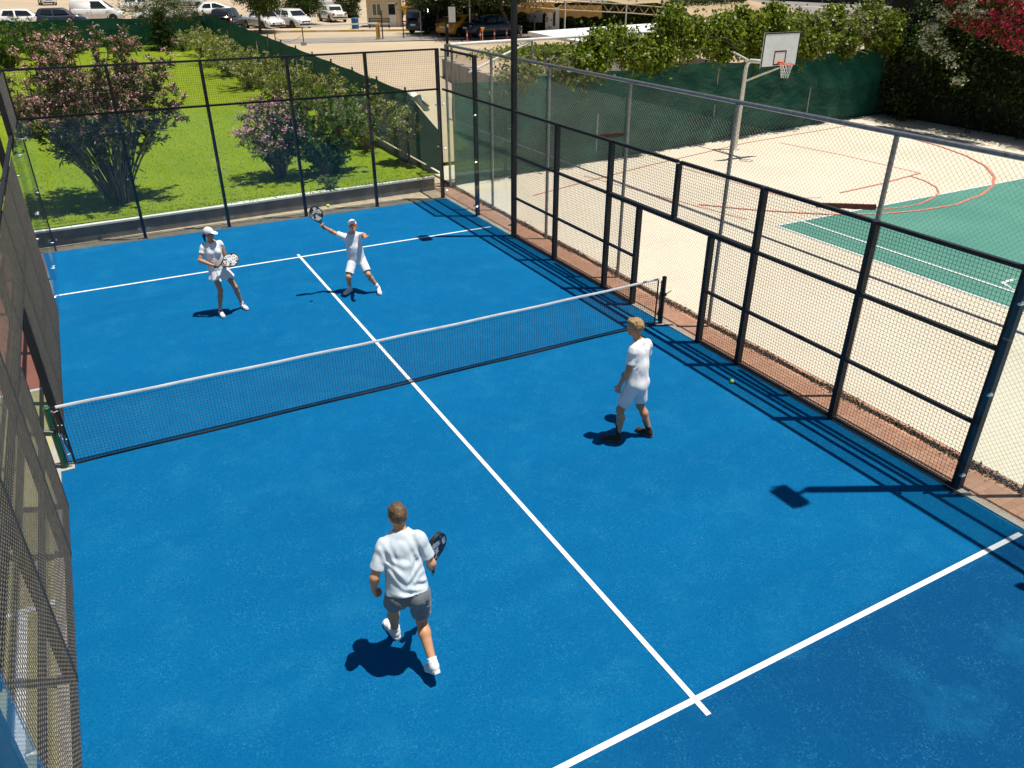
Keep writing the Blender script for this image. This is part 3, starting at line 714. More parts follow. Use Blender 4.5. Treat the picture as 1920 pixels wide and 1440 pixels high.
# pale oleander row along the garden fence
ordn=['nearest','second','third','fourth','fifth','sixth','seventh','eighth','ninth','tenth']
row=[(4.95,12.9,1.9,.55),(4.55,15.3,2.0,.95),(4.35,18.2,2.0,1.1),(3.95,21.4,2.05,1.35),(3.85,25.2,1.9,1.45),(3.75,29.4,1.75,1.55),(3.65,33.8,1.65,1.6),(3.7,38.2,1.6,1.6),(3.75,42.4,1.5,1.5),(3.9,46.0,1.35,1.3)]
for i,(x,y,h,sp) in enumerate(row):
    shrub('oleander_bush',(x,y,lawn_z(y)),int(16+sp*22),(sp,sp*1.25),h,'%s cream flowering oleander counting away along the green garden fence'%ordn[i],'bush',[(.21,.275,.03),(.27,.315,.05),(.14,.20,.025),(.32,.31,.10)],(.16,.046),84 if i<6 else 56,PALE,int(22+sp*26),.05,group='cream oleanders along the garden fence',seed=20+i,under=.12 if i>0 else .4,stem_r=.014)
# plants in front of the far garden screen
def conifer(name,base,h,r,label,seed,cols,cat='tree',n=5200,leaf=(.22,.035),skirt=.08,group=None):
    rng=np.random.default_rng(seed); base=np.array(base,float); t=empty(name,tuple(base),label=label,cat=cat,group=group)
    b=MB(); b.tube([base,base+np.array((.05,0,h*.5)),base+np.array((.02,.03,h*.97))],[.03*h,.02*h,.005*h],8)
    P=[]; nb=int(h*26)
    for k in range(nb):
        u=skirt+(1-skirt)*k/nb; a=k*2.399; ln=r*(1-u)**.75*(.65+.5*rng.random())+.06; d=np.array((math.cos(a),math.sin(a),.12-.35*(1-u)))
        p=base+np.array((0,0,u*h)); e=p+d*ln; b.tube([p,e],[.012,.004],4,caps=False)
        m_=max(6,int(n/nb*(.4+1.2*(1-u)))); s_=rng.random(m_)**.7
        lp=p+(e-p)*s_[:,None]; ld=unit(d*.8+rng.normal(size=(m_,3))*np.array((.7,.7,.45)))
        P.append(leaf_cards(lp,ld,leaf[0]*(.6+.7*rng.random(m_)),leaf[1],pick(cols,m_,rng,.25),.2,rng))
    b.build('trunk',BARK,t,world=True); V,F,C=merge(P); wlink('crown',np_mesh('crown',V,F,C),LEAF,t); return t
conifer('young_conifer',(2.0,46.2,1.25),2.3,1.15,'dark dense young conifer against the far green garden screen',31,[(.022,.048,.012),(.04,.075,.016),(.06,.10,.02)])
def loose_tree(name,base,h,cr,label,seed,cols,cat='tree',clumps=40,per=110,leaf=(.14,.07),trunk=.09,center=None,group=None,tilt=(0,0),flat=.75,hang=0.0):
    """trunk, limbs and leaf clumps spread unevenly through the crown"""
    rng=np.random.default_rng(seed); base=np.array(base,float); t=empty(name,tuple(base),label=label,cat=cat,group=group)
    cc=base+np.array((tilt[0],tilt[1],h-cr*flat)) if center is None else np.array(center,float)
    b=MB(); fork=base+(cc-base)*.62; b.tube([base,base*.5+fork*.5+np.array((.03,.02,0)),fork],[trunk,trunk*.8,trunk*.65],9)
    P=[]
    for k in range(clumps):
        v=unit(rng.normal(size=3)); rr=(.35+.65*rng.random()**.5); c=cc+v*np.array((cr,cr,cr*flat))*rr*(.85+.3*rng.random())
        b.tube([fork,fork*.45+c*.55+np.array((0,0,.08*cr)),c],[trunk*.38,trunk*.2,trunk*.06],5,caps=False)
        cs=cr*(.20+.16*rng.random()); m_=int(per*(.6+.8*rng.random()))
        q=rng.normal(size=(m_,3))*np.array((cs,cs,cs*.62))*.75; lp=c+q; ld=unit(q*1.2/cs+rng.normal(size=(m_,3))*.7+np.array((0,0,.2-hang)))
        P.append(leaf_cards(lp,ld,leaf[0]*(.6+.8*rng.random(m_)),leaf[1]*(.7+.6*rng.random(m_)),pick(cols,m_,rng,.22),.2,rng))
    b.build('trunk',BARK,t,world=True); V,F,C=merge(P); wlink('crown',np_mesh('crown',V,F,C),LEAF,t); return t
OLV=[(.055,.090,.016),(.085,.125,.022),(.035,.065,.012),(.13,.16,.03)]
loose_tree('pine_tree',(2.2,47.2,1.26),3.9,1.75,'airy olive green pine leaning over the far garden screen',33,OLV,clumps=46,per=90,leaf=(.20,.03),trunk=.07,center=(1.9,47.4,3.75),flat=.55)
loose_tree('pine_tree',(3.1,48.2,1.27),3.4,1.0,'smaller olive green pine at the right of the far garden screen',34,OLV,clumps=26,per=80,leaf=(.20,.03),trunk=.05,center=(3.7,48.3,3.6),flat=.85)
for i,(px,py,h,sp,lab) in enumerate([(248,98,1.0,.7,'low shrub with sandy flowers left of the dark conifer'),(225,100,.7,.5,'small twiggy shrub beside the low stone edging'),(345,97,1.1,.75,'bronze leaved oleander between conifer and screen corner'),(205,100,1.3,.45,'thin upright shrub climbing the far garden screen'),(155,102,1.4,.5,'slender pale shrub before the second screen post')]):
    p=G(px,py,1.22); shrub('garden_shrub',p,14,(sp,sp),h,lab,'shrub',OLE+[(.16,.15,.07)],(.15,.05),34,PALE if i in(0,3) else PINK if i==2 else None,16 if i in(0,2,3) else 0,.06,seed=50+i,under=.1,stem_r=.012)
for i,(x,y,h,sp,lab) in enumerate([(-5.2,44.5,2.3,1.7,'bright yellow green bush at the left end of the garden screen'),(-7.6,43.2,2.6,2.0,'leftmost yellow green bush at the picture edge'),(-3.6,45.2,1.7,1.1,'grey green bush with bare twigs before the garden screen'),(-6.4,40.5,1.6,1.5,'darker low bush at the left edge of the lawn')]):
    shrub('garden_bush',(x,y,lawn_z(y)),40,(sp,sp*.8),h,lab,'bush',[(.10,.165,.018),(.14,.21,.022),(.065,.12,.014)] if i!=2 else [(.12,.15,.06),(.09,.12,.045)],(.17,.06),60,seed=60+i,under=.05,stem_r=.018)
# garden screen fences
def screen_fence(name,a,b_,za,zb,h,step,label,mat,wav=.06,seed=0,endrip=False):
    rng=np.random.default_rng(seed); a=np.array(a,float);b_=np.array(b_,float);L=np.linalg.norm(b_-a);d=(b_-a)/L;nn=np.array((-d[1],d[0]))
    t=empty(name,(*a,za),label=label,cat='fence')
    k=int(L/step)
    for i in range(k+1):
        p=a+d*L*i/k; z=za+(zb-za)*i/k
        MB().box((p[0]-.025,p[1]-.025,z-.1),(p[0]+.025,p[1]+.025,z+h+.09)).build('post',M['green_post2'],t,world=True)
        if i==k: break
        nu,nv=9,7; V=[];F=[]
        for iu in range(nu):
            u=iu/(nu-1); q=a+d*L*(i+u*.994+.003)/k; zz_=za+(zb-za)*(i+u)/k; sag=wav*math.sin(math.pi*u)*(.5+rng.random()*.05)
            for iv in range(nv):
                w=iv/(nv-1); o=.03+.02*math.sin(u*9+w*5+i*2)*math.sin(math.pi*w)
                hh_=h
                if endrip and i==0: hh_=h*(.62+.38*min(1,u*1.1))
                V.append((q[0]+nn[0]*o,q[1]+nn[1]*o,zz_+.03+w*(hh_-.03-sag*w)))
        for iu in range(nu-1):
            for iv in range(nv-1): F.append((iu*nv+iv,(iu+1)*nv+iv,(iu+1)*nv+iv+1,iu*nv+iv+1))
        wlink('shade_net',np_mesh('shade_net',V,F),mat,t,smooth=True)
    return t
M['green_post2']=var_mat('dark_green_post',(.004,.022,.016),(.008,.035,.024),9,.5)
screen_fence('garden_fence',(5.52,11.35),(5.15,49.9),.43,1.26,2.0,2.5,'long dark green screened garden fence running away beside the lawn',M['screen_dark'],seed=2,endrip=True)
screen_fence('garden_fence',(5.1,50.0),(-24,49.0),1.26,1.26,1.75,2.9,'green screened garden fence across the far end of the lawn',M['screen_dark'],.16,seed=4)
rg=MB()
for (x0,z0) in ((0,0),(.0,.25)):
    n_=len(rg.v)
    for i in range(7):
        u=i/6
        for w in (0,1): rg.v.append((5.46-.2*w+.04*math.sin(9*u+w),13.2-1.3*u,2.36+z0*.4+.22*w+.12*math.sin(7*u+2*w+x0)-.25*u))
    for i in range(6): rg.f.append((n_+2*i,n_+2*i+1,n_+2*i+3,n_+2*i+2)); rg.mi.append(0)
tag(rg.build('plastic_sheet',M['whitepipe'],smooth=True),'crumpled white plastic sheet caught on top of the garden fence','plastic sheet')

# ================================================================== VINES ON THE SCREENED FENCE, HEDGE WITH BOUGAINVILLEA
VINE=[(.15,.215,.012),(.20,.27,.016),(.09,.145,.012),(.25,.29,.025),(.05,.085,.010)]
TAN=[(.22,.21,.10),(.28,.25,.14)]
def vine(name,s0,s1,ztop,zlow,label,seed,n,cols,thick=.42,twigs=50,hang=6):
    rng=np.random.default_rng(seed); c0=A0+SD*(s0+s1)/2; t=empty(name,(c0[0],c0[1],0),label=label,cat='vine',group='vines over the green screen')
    cl=int((s1-s0)*9); P=[]
    b=MB()
    for k in range(cl):
        s=s0+(s1-s0)*rng.random(); w=rng.random(); e=1-abs(2*(s-s0)/(s1-s0)-1)**6
        zt_=ztop+.22*math.sin(s*1.9+seed)+.12*math.sin(s*4.7); z=zlow(s)+(zt_-zlow(s))*w*e; o=(.1+thick*rng.random())*(-.75 if rng.random()<.7 else .8)
        c=np.array((*(A0+SD*s+SN*o),z)); cs=.13+.12*rng.random(); m_=int(n/cl*(.5+rng.random()))
        q=rng.normal(size=(m_,3))*cs; lp=c+q; ld=unit(rng.normal(size=(m_,3))*.8+np.array((*(-SN*.5),-.3)))
        P.append(leaf_cards(lp,ld,.13*(.6+.8*rng.random(m_)),.10*(.7+.6*rng.random(m_)),pick(cols,m_,rng,.24),.18,rng))
    for k in range(hang):      # trailing shoots that hang over the net
        s=s0+(s1-s0)*rng.random(); z0=zlow(s)+.2; ln=.4+.9*rng.random(); m_=60; u=rng.random(m_)
        lp=np.stack([*(A0+SD*s-SN*.22)[:,None]*np.ones(m_),z0-ln*u],-1)+rng.normal(size=(m_,3))*.05
        P.append(leaf_cards(lp,unit(rng.normal(size=(m_,3))+np.array((0,0,-1))),.10,.07,pick(cols[:3],m_,rng),.2,rng))
    for k in range(twigs):
        s=s0+(s1-s0)*rng.random(); z=zlow(s)+.15+(ztop-zlow(s)-.15)*rng.random(); p=np.array((*(A0+SD*s-SN*(.25+.25*rng.random())),z)); pts=[p]
        d=unit(rng.normal(size=3)*np.array((1,.4,.5)))*.28
        for q in range(7): d=d+rng.normal(size=3)*.16+np.array((0,0,-.015)); d=d*min(1,.3/np.linalg.norm(d)); e_=pts[-1]+d*.4; e_[2]=max(e_[2],zlow(s)-.12); pts.append(e_)
        b.tube(pts,.006,4,caps=False)
    b.build('bare_twig',TWIG,t,world=True); V,F,C=merge(P); wlink('foliage',np_mesh('foliage',V,F,C),LEAF,t); return t
TWIG=var_mat('dry_twig',(.20,.17,.12),(.32,.28,.20),20,.9)
vine('climbing_vine',1.6,4.6,3.25,lambda s:3.0,'thin vine with bare twigs at the left end of the green screen',71,2200,VINE+TAN,twigs=40,hang=0)
vine('climbing_vine',4.4,8.1,3.85,lambda s:3.15+.1*math.sin(s*2),'bright vine mound left of the tall vine crest',72,17000,VINE,hang=3,twigs=25)
vine('climbing_vine',8.0,11.4,4.35,lambda s:3.25+.15*math.sin(s*2),'vine crest standing tallest left of the basketball hoop',73,17000,VINE,hang=3,twigs=70)
vine('climbing_vine',11.2,15.2,4.35,lambda s:3.2+.2*math.sin(s*1.7),'thick vine directly behind the basketball backboard',74,21000,VINE,hang=5,twigs=35)
vine('climbing_vine',15.0,19.0,4.25,lambda s:3.2+.15*math.sin(s*2.2),'tangled vine right of the basketball backboard',75,17000,VINE+TAN[:1],hang=2,twigs=120)
vine('climbing_vine',18.8,22.4,4.3,lambda s:3.0+.2*math.sin(s*2.2),'vine with tangled stems at the right end of the green screen',76,16000,VINE+TAN[:1],hang=3,twigs=110)
# tall hedge on the right
def hedge(name,x,y0,y1,h,label,seed,n,cols,thick=1.3):
    rng=np.random.default_rng(seed); t=empty(name,(x,(y0+y1)/2,0),label=label,cat='hedge'); P=[]
    cl=int((y1-y0)*h*3.2)
    for k in range(cl):
        y=y0+(y1-y0)*rng.random(); z=h*rng.random()**.85; bul=.35*math.sin(y*1.3+z)+.25*math.sin(y*2.9-z*1.7)
        xx_=x+bul*.6-.35*(z/h)*1.2+ (thick*rng.random() if rng.random()<.45 or z>h*.85 else 0); zt_=h+.35*math.sin(y*1.1)+.2*math.sin(y*3.1); z=min(z,zt_)
        c=np.array((xx_,y,z)); cs=.20+.16*rng.random(); m_=int(n/cl*(.5+rng.random())); q=rng.normal(size=(m_,3))*cs
        P.append(leaf_cards(c+q,unit(rng.normal(size=(m_,3))*.7+np.array((-.5,0,-.35))),.15*(.6+.8*rng.random(m_)),.085,pick(cols,m_,rng,.25),.2,rng))
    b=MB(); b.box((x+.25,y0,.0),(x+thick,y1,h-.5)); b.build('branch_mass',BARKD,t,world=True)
    V,F,C=merge(P); wlink('foliage',np_mesh('foliage',V,F,C),LEAF,t); return t
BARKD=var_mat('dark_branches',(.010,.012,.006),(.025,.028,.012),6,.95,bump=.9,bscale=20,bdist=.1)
hg=hedge('tall_hedge',28.3,-8,14.6,5.2,'tall dark leafy hedge closing the ball court on the right',81,62000,[(.026,.052,.010),(.042,.078,.012),(.018,.036,.008),(.065,.105,.018)])
def bougain(name,pts,label,cols,seed,size=.13,per=10):
    rng=np.random.default_rng(seed); c=np.array(pts); t=empty(name,tuple(c.mean(0)),label=label,cat='bougainvillea')
    P=[]; P.append(blossoms(c,size,cols,per,rng)); V,F,C=merge(P); wlink('bract_cluster',np_mesh('bract_cluster',V,F,C),PETAL,t)
    lp=np.repeat(c,8,0)+rng.normal(size=(len(c)*8,3))*size*1.6; V,F,C=leaf_cards(lp,unit(rng.normal(size=lp.shape)),.14,.08,pick([(.05,.10,.015),(.09,.14,.02)],len(lp),rng),.2,rng); wlink('foliage',np_mesh('foliage',V,F,C),LEAF,t); return t
rng=np.random.default_rng(90); pr_=[]
for k in range(260):
    px=1775+165*rng.random(); py=-25+ (px-1760)*.42+ 105*(rng.random()**1.6)-45
    pr_.append(AT(px,min(py,105),0,27.0-.3*rng.random()))
bougain('magenta_bougainvillea',pr_,'magenta bougainvillea spilling over the top of the tall hedge',[(.62,.03,.13),(.70,.06,.20),(.55,.025,.09),(.70,.14,.12)],91)
wp=[]
for (cx,cy,sp,kk) in [(1830,12,22,22),(1815,18,14,14),(1768,26,12,16),(1745,50,8,16),(1750,56,7,10),(1735,77,6,9),(1738,88,6,8),(1763,77,8,10),(1752,96,4,3),(1775,104,9,9),(1787,103,4,3),(1783,122,5,2),(1799,151,6,7)]:
    for k in range(kk): wp.append(AT(cx+sp*rng.normal()*.6,cy+sp*rng.normal()*.5,0,26.75-.25*rng.random()))
bougain('white_bougainvillea',wp,'cascade of white blossoms hanging down the left of the hedge',[(.82,.78,.64),(.85,.82,.72),(.78,.70,.52)],92,.11,8)
# ================================================================== CAR PARK: VEHICLES
def paint(name,c,rough=.25):
    t=NT(name); p=t.n('ShaderNodeTexCoord').outputs['Object']; n=t.noise(p,3,4); c2=tuple(x*.86 for x in c)
    return t.done(t.bsdf(t.mix(t.mapr(n,.4,.7,0,1),c,c2),rough,spec=.5,Coat_Weight=.6,Coat_Roughness=.08))
CP={'white':paint('white_car_paint',(.74,.73,.70)),'silver':paint('silver_car_paint',(.45,.46,.47)),'black':paint('black_car_paint',(.015,.016,.022)),'navy':paint('navy_car_paint',(.02,.03,.05)),'yellow':paint('yellow_taxi_paint',(.72,.36,.02)),'blue':paint('dark_teal_car_paint',(.010,.028,.045)),'green':paint('dark_green_van_paint',(.012,.02,.024)),'ivory':paint('ivory_car_paint',(.70,.68,.62)),'grey':paint('grey_car_paint',(.10,.11,.12))}
t=NT('car_glass'); CGL=t.done(t.bsdf((.012,.015,.018),.06,spec=.8))
TYRE=var_mat('tyre_rubber',(.012,.012,.012),(.022,.022,.022),20,.85); RIM=var_mat('alloy_rim',(.42,.42,.43),(.55,.55,.56),20,.35,.8)
HEADL=var_mat('headlight_lens',(.62,.66,.70),(.75,.78,.8),20,.12); TAILL=var_mat('tail_light_red',(.45,.02,.015),(.55,.03,.02),20,.2); TRIM=var_mat('black_plastic_trim',(.012,.012,.013),(.02,.02,.02),20,.6); PLATE=var_mat('number_plate',(.66,.66,.64),(.72,.72,.70),20,.5)
WHEEL=None
def wheel_meshes(r,w):
    b=MB(); pr=[(r*.60,-w/2),(r*.93,-w/2),(r,-w*.32),(r,w*.32),(r*.93,w/2),(r*.60,w/2)]; n=20
    for (rr,y) in pr:
        for k in range(n):
            a=2*math.pi*k/n; b.v.append((rr*math.cos(a),y,rr*math.sin(a)))
    for i in range(len(pr)-1):
        for k in range(n): b.f.append((i*n+k,i*n+(k+1)%n,(i+1)*n+(k+1)%n,(i+1)*n+k)); b.mi.append(0)
    ty=b.mesh('tyre')
    b=MB()
    for k in range(5):
        a=2*math.pi*k/5; d=np.array((math.cos(a),0,math.sin(a))); e=np.array((-math.sin(a),0,math.cos(a)))
        for y in (-w*.36,w*.36): b.obox(d*r*.36+np.array((0,y,0)),d*r*.25,e*r*.09,(0,.012,0))
    for y in (-w*.34,w*.34):
        b.prism([(r*.16*math.cos(2*math.pi*k/10),r*.16*math.sin(2*math.pi*k/10)) for k in range(10)],(1,0,0),(0,0,1),(0,.03*np.sign(y),0),(0,y,0))
    b.prism([(r*.62*math.cos(2*math.pi*k/20),r*.62*math.sin(2*math.pi*k/20)) for k in range(20)],(1,0,0),(0,0,1),(0,w*.5,0),(0,-w*.25,0))
    return ty,b.mesh('rim')
def car(kind,loc,head,color,label,group='vehicles in the car park',z=1.31,name=None):
    """x forward, y left; lower body lofted from stations, glasshouse above it"""
    S={ # L,W,H, belt, hood z, stations of greenhouse base/roof, nose/boot shape
     'sedan':dict(L=4.65,W=1.80,H=1.44,zb=.92,nose=.70,boot=.96,gh=(.95,3.55),rf=(1.65,2.95),r=.32),
     'coupe':dict(L=4.60,W=1.82,H=1.46,zb=.93,nose=.72,boot=1.04,gh=(.35,3.50),rf=(1.45,2.75),r=.33),
     'hatch':dict(L=4.05,W=1.73,H=1.46,zb=.92,nose=.74,boot=.98,gh=(.10,3.15),rf=(.45,2.45),r=.31),
     'suv':dict(L=4.45,W=1.84,H=1.64,zb=1.03,nose=.86,boot=1.08,gh=(.08,3.35),rf=(.45,2.65),r=.35),
     'van':dict(L=4.45,W=1.80,H=1.84,zb=1.10,nose=.88,boot=1.15,gh=(.03,3.70),rf=(.12,2.75),r=.32),
     'box':dict(L=4.10,W=1.61,H=1.44,zb=.90,nose=.80,boot=.90,gh=(.95,3.05),rf=(1.30,2.55),r=.30)}[kind]
    L,W,H,zb=S['L'],S['W'],S['H'],S['zb']; hw=W/2; r=S['r']
    t=empty(name or {'van':'parked_van','suv':'parked_car'}.get(kind,'parked_car'),(loc[0],loc[1],z),head,label,'van' if kind=='van' else 'car',group)
    pc=CP[color] if isinstance(color,str) else color
    boxy=kind in('box','van')
    st=[(0,.52,.30,.86),(.06,.62 if not boxy else .80,.26,.93),(.25,S['boot']-.03,.22,.985),(S['gh'][0]+.05 if S['gh'][0]>.5 else .5,S['boot'],.20,1),(L*.3,zb,.20,1),(L*.5,zb,.20,1),(S['gh'][1]-.1,zb,.20,1),(S['gh'][1]+.15,zb-.01,.20,.995),(L-.55,S['nose']+.10 if not boxy else S['nose']+.06,.21,.97),(L-.2,S['nose'],.24,.90),(L-.04,S['nose']-.12 if not boxy else S['nose']-.03,.27,.82 if not boxy else .95),(L,S['nose']-.22,.34,.72 if not boxy else .9)]
    b=MB(); 
    for (x,zt_,z0,k) in st:
        w=hw*k; ring=[(-w*.90,z0),(-w,z0+.10),(-w*1.0,z0+(zt_-z0)*.55),(-w*.97,zt_-.09),(-w*.90,zt_-.02),(-w*.55,zt_+.012),(0,zt_+.02)]
        ring=ring+[(-y_,z_) for y_,z_ in reversed(ring[:-1])]
        b.v+=[(x-L/2,y_,z_) for y_,z_ in ring]
    m=13
    for i in range(len(st)-1):
        for k in range(m): b.f.append((i*m+k,i*m+(k+1)%m,(i+1)*m+(k+1)%m,(i+1)*m+k)); b.mi.append(0)
    b.f.append(tuple(reversed(range(m)))); b.mi.append(0); e=(len(st)-1)*m; b.f.append(tuple(e+k for k in range(m))); b.mi.append(0)
    body=b.build('body',pc,t,smooth=True)
    # glasshouse
    g0,g1=S['gh']; r0,r1=S['rf']; hb_=hw*.93; ht=hw*(.74 if kind not in('van','box') else .84); gx=lambda x:x-L/2
    z0_=zb-.03; c=MB()
    P8=lambda x,w,z:[(gx(x),-w,z),(gx(x),w,z)]
    zr=H
    c.v=P8(g0,hb_*.96,S['boot']-.03)+P8(g1,hb_*.93,z0_)+P8(r0,ht*.97,zr-.035)+P8(r1,ht,zr-.02)+P8(r0+.3,ht*.98,zr)+P8(r1-.25,ht,zr+.005)
    c.f=[(0,4,5,1),(2,3,7,6),(4,8,9,5),(6,7,11,10),(8,10,11,9),(0,2,6,10,8,4),(1,5,9,11,7,3)]; c.mi=[0]*7
    cab=c.build('cabin',pc,t)
    bm=bmesh.new(); bm.from_mesh(cab.data); bmesh.ops.recalc_face_normals(bm,faces=bm.faces); bmesh.ops.bevel(bm,geom=list(bm.edges),offset=.05,segments=2,affect='EDGES',clamp_overlap=True); bm.to_mesh(cab.data); bm.free()
    cab.data.polygons.foreach_set('use_smooth',[True]*len(cab.data.polygons))
    def win(name,q,out):
        q=[np.array(v,float) for v in q]; cen=sum(q)/4; q=[cen+(v-cen)*.94+np.array(out)*.012 for v in q]; w_=MB(); w_.v=[tuple(v) for v in q]+[tuple(v-np.array(out)*.02) for v in q]
        w_.f=[(0,1,2,3),(7,6,5,4)]+[(i,i+4,(i+1)%4+4,(i+1)%4) for i in range(4)]; w_.mi=[0]*6; return w_.build(name,CGL,t)
    nf=unit(np.array((zr-z0_,0,g1-r1))); win('windscreen',[(gx(g1)-.06,-hb_*.82,z0_+.09),(gx(g1)-.06,hb_*.82,z0_+.09),(gx(r1)+.03,ht*.86,zr-.07),(gx(r1)+.03,-ht*.86,zr-.07)],nf)
    nb_=unit(np.array((-(zr-S['boot']),0,max(r0-g0,.05)))); win('rear_window',[(gx(g0)+.06,hb_*.80,S['boot']+.10),(gx(g0)+.06,-hb_*.80,S['boot']+.10),(gx(r0)-.02,-ht*.84,zr-.10),(gx(r0)-.02,ht*.84,zr-.10)],nb_)
    for sg in (-1,1):
        no=unit(np.array((0,sg*(zr-z0_),hb_-ht)))
        def sp(x,u):  # point on side plane
            w=hb_*.96+(ht-hb_*.96)*u; return (gx(x),sg*w,z0_+.10+(zr-.09-z0_-.10)*u)
        xm=(r0+r1)/2 if kind!='van' else r1-.95
        rear_lo=g0+.30 if kind!='van' else xm+.0
        qs=[('side_window',[sp(xm+.04,0),sp(g1-.42,0),sp(r1-.06,1),sp(xm+.04,1)])]
        if kind!='van': qs.append(('side_window',[sp(max(g0+.35,.45),0),sp(xm-.04,0),sp(xm-.04,1),sp(r0+.22,1)]))
        for nm,q in qs: win(nm,q if sg<0 else [q[1],q[0],q[3],q[2]],no)
        mr=MB(); mr.obox((gx(g1-.5),sg*(hw+.07),zb+.05),(.05,0,0),(0,.07,0),(0,0,.055)); mr.build('mirror',pc,t,bevel=.015)
        # door seams and sill
        for xd in (xm,g1-.45,g0+.5 if g0>.3 else r0+.35):
            MB().box((gx(xd)-.006,sg*(hw-.01),.34),(gx(xd)+.006,sg*(hw+.004),zb-.06)).build('door_seam',TRIM,t)
        MB().box((gx(xm)-.32,sg*(hw-.005),zb-.16),(gx(xm)-.18,sg*(hw+.02),zb-.13)).build('door_handle',pc if kind!='box' else RIM,t)
        MB().box((gx(.85),sg*(hw-.05),.17),(gx(L-.95),sg*(hw+.008),.27)).build('sill',TRIM,t)
    # wheels, arches
    global WHEEL
    if WHEEL is None: WHEEL={}
    if r not in WHEEL: WHEEL[r]=wheel_meshes(r,.21)
    ty,ri=WHEEL[r]
    for x in (.78 if kind!='van' else .72,L-.86):
        for sg in (-1,1):
            ar=MB(); ar.prism([(r*1.17*math.cos(a),max(-.1,r*1.17*math.sin(a))) for a in np.linspace(-.2,math.pi+.2,15)],(1,0,0),(0,0,1),(0,sg*.12,0),(gx(x),sg*(hw-.111),r)); ar.build('wheel_arch',TRIM,t)
            w_=link('wheel',ty,TYRE,t,(gx(x),sg*(hw-.085),r)); rm=link('rim',ri,RIM,w_)
    zn=S['nose']
    for sg in (-1,1):
        if boxy: hl=MB().tube([(L/2-.04,sg*hw*.68,zn-.13),(L/2+.02,sg*hw*.68,zn-.13)],.085,12)
        else: hl=MB().obox((L/2-.14,sg*hw*.70,zn-.09),unit(np.array((.17,-sg*.10,-.02)))*.15,unit(np.array((.10,sg*.17,0)))*.05,(0,0,.055))
        hl.build('headlight',HEADL,t,bevel=0 if boxy else .015)
        zt_=S['boot']-.16
        tl=MB().obox((-L/2+.05 if not boxy else -L/2+.035,sg*hw*(.80 if not boxy else .72),zt_),(.05,0,0),(0,.10 if kind not in('van','suv') else .06,0),(0,0,.06 if kind not in('van','suv') else .16)); tl.build('tail_light',TAILL,t,bevel=.012)
    MB().box((L/2-.07,-hw*.45,zn-.24),(L/2+.01,hw*.45,zn-.13)).build('grille',TRIM,t,bevel=.01)
    MB().box((L/2-.08,-hw*.72,.28),(L/2+.015,hw*.72,.40)).build('front_bumper',TRIM if kind!='box' else RIM,t,bevel=.015)
    MB().box((-L/2-.02,-hw*.86,.36),(-L/2+.10,hw*.86,.48)).build('rear_bumper',TRIM if kind in('box','van') else pc,t,bevel=.02)
    MB().box((L/2+.012,-.26,.42),(L/2+.026,.26,.53)).build('number_plate',PLATE,t)
    MB().box((-L/2-.01,-.26,.60),(-L/2+.04,.26,.71)).build('number_plate',PLATE,t)
    if kind in('van','suv'):
        for sg in (-1,1): MB().bar((gx(r0+.35),sg*ht*.86,zr+.05),(gx(r1-.3),sg*ht*.86,zr+.05),.03).build('roof_rail',RIM,t)
    return t
def gp(px,py,z=1.31): p=G(px,py,z); return (p[0],p[1])
def facing(a,b_): a=gp(*a);b_=gp(*b_);return math.atan2(b_[1]-a[1],b_[0]-a[0])
camdir=lambda p: math.atan2(CAM[1]-p[1],CAM[0]-p[0])
p=gp(90,9); car('suv',p,camdir(p)+.1,'white','white car facing the camera alone at the top left of the car park')
p=gp(187,40); car('van',p,camdir(p)+math.pi/2-.15,'white','white panel van parked side on behind the far garden screen')
p=gp(49,52); car('hatch',p,camdir(p)+math.pi/2,'white','white car roof showing over the screen at the far left')
p=gp(119,50); car('hatch',p,camdir(p)+math.pi/2,'navy','dark car roof showing over the screen left of the panel van')
p=gp(258,20); car('sedan',p,camdir(p)+2.6,'white','white car half hidden by the pine behind the far screen')
p=gp(300,42); car('sedan',p,camdir(p)-math.pi/2,'white','white car behind the pine left of the fastback')
p=gp(394,34); car('coupe',p,camdir(p)-math.pi/2+.12,'white','white fastback parked side on near the garden fence corner')
p=gp(352,14); car('sedan',p,camdir(p)-math.pi/2-.2,'silver','silver car whose red tail light shows behind the fastback')
p=gp(430,57); car('suv',p,camdir(p)+math.pi-.25,'black','black car seen from behind at the screen fence corner')
p=gp(497,54); car('sedan',p,camdir(p)+.45,'white','white saloon with split grille under the first round tree')
p=gp(551,52); car('hatch',p,camdir(p)+.55,'white','white hatchback with leaf reflections left of the tow barrier')
p=gp(624,40); car('box',p,camdir(p)+math.pi+.35,'ivory','old boxy ivory saloon seen from behind left of the kiosk')
p=gp(612,17); car('van',p,camdir(p)+math.pi/2,'white','white vehicle behind the old boxy saloon')
p=gp(812,61); car('van',p,camdir(p)+math.pi-.75,'green','dark green minivan in the tree shade right of the kiosk')
p=gp(872,66); car('sedan',p,camdir(p)+math.pi-.75,'yellow','yellow taxi in the shade behind the signboard')
p=gp(922,68); car('sedan',p,camdir(p)+math.pi-1.0,'blue','dark teal saloon parked right of the yellow taxi')
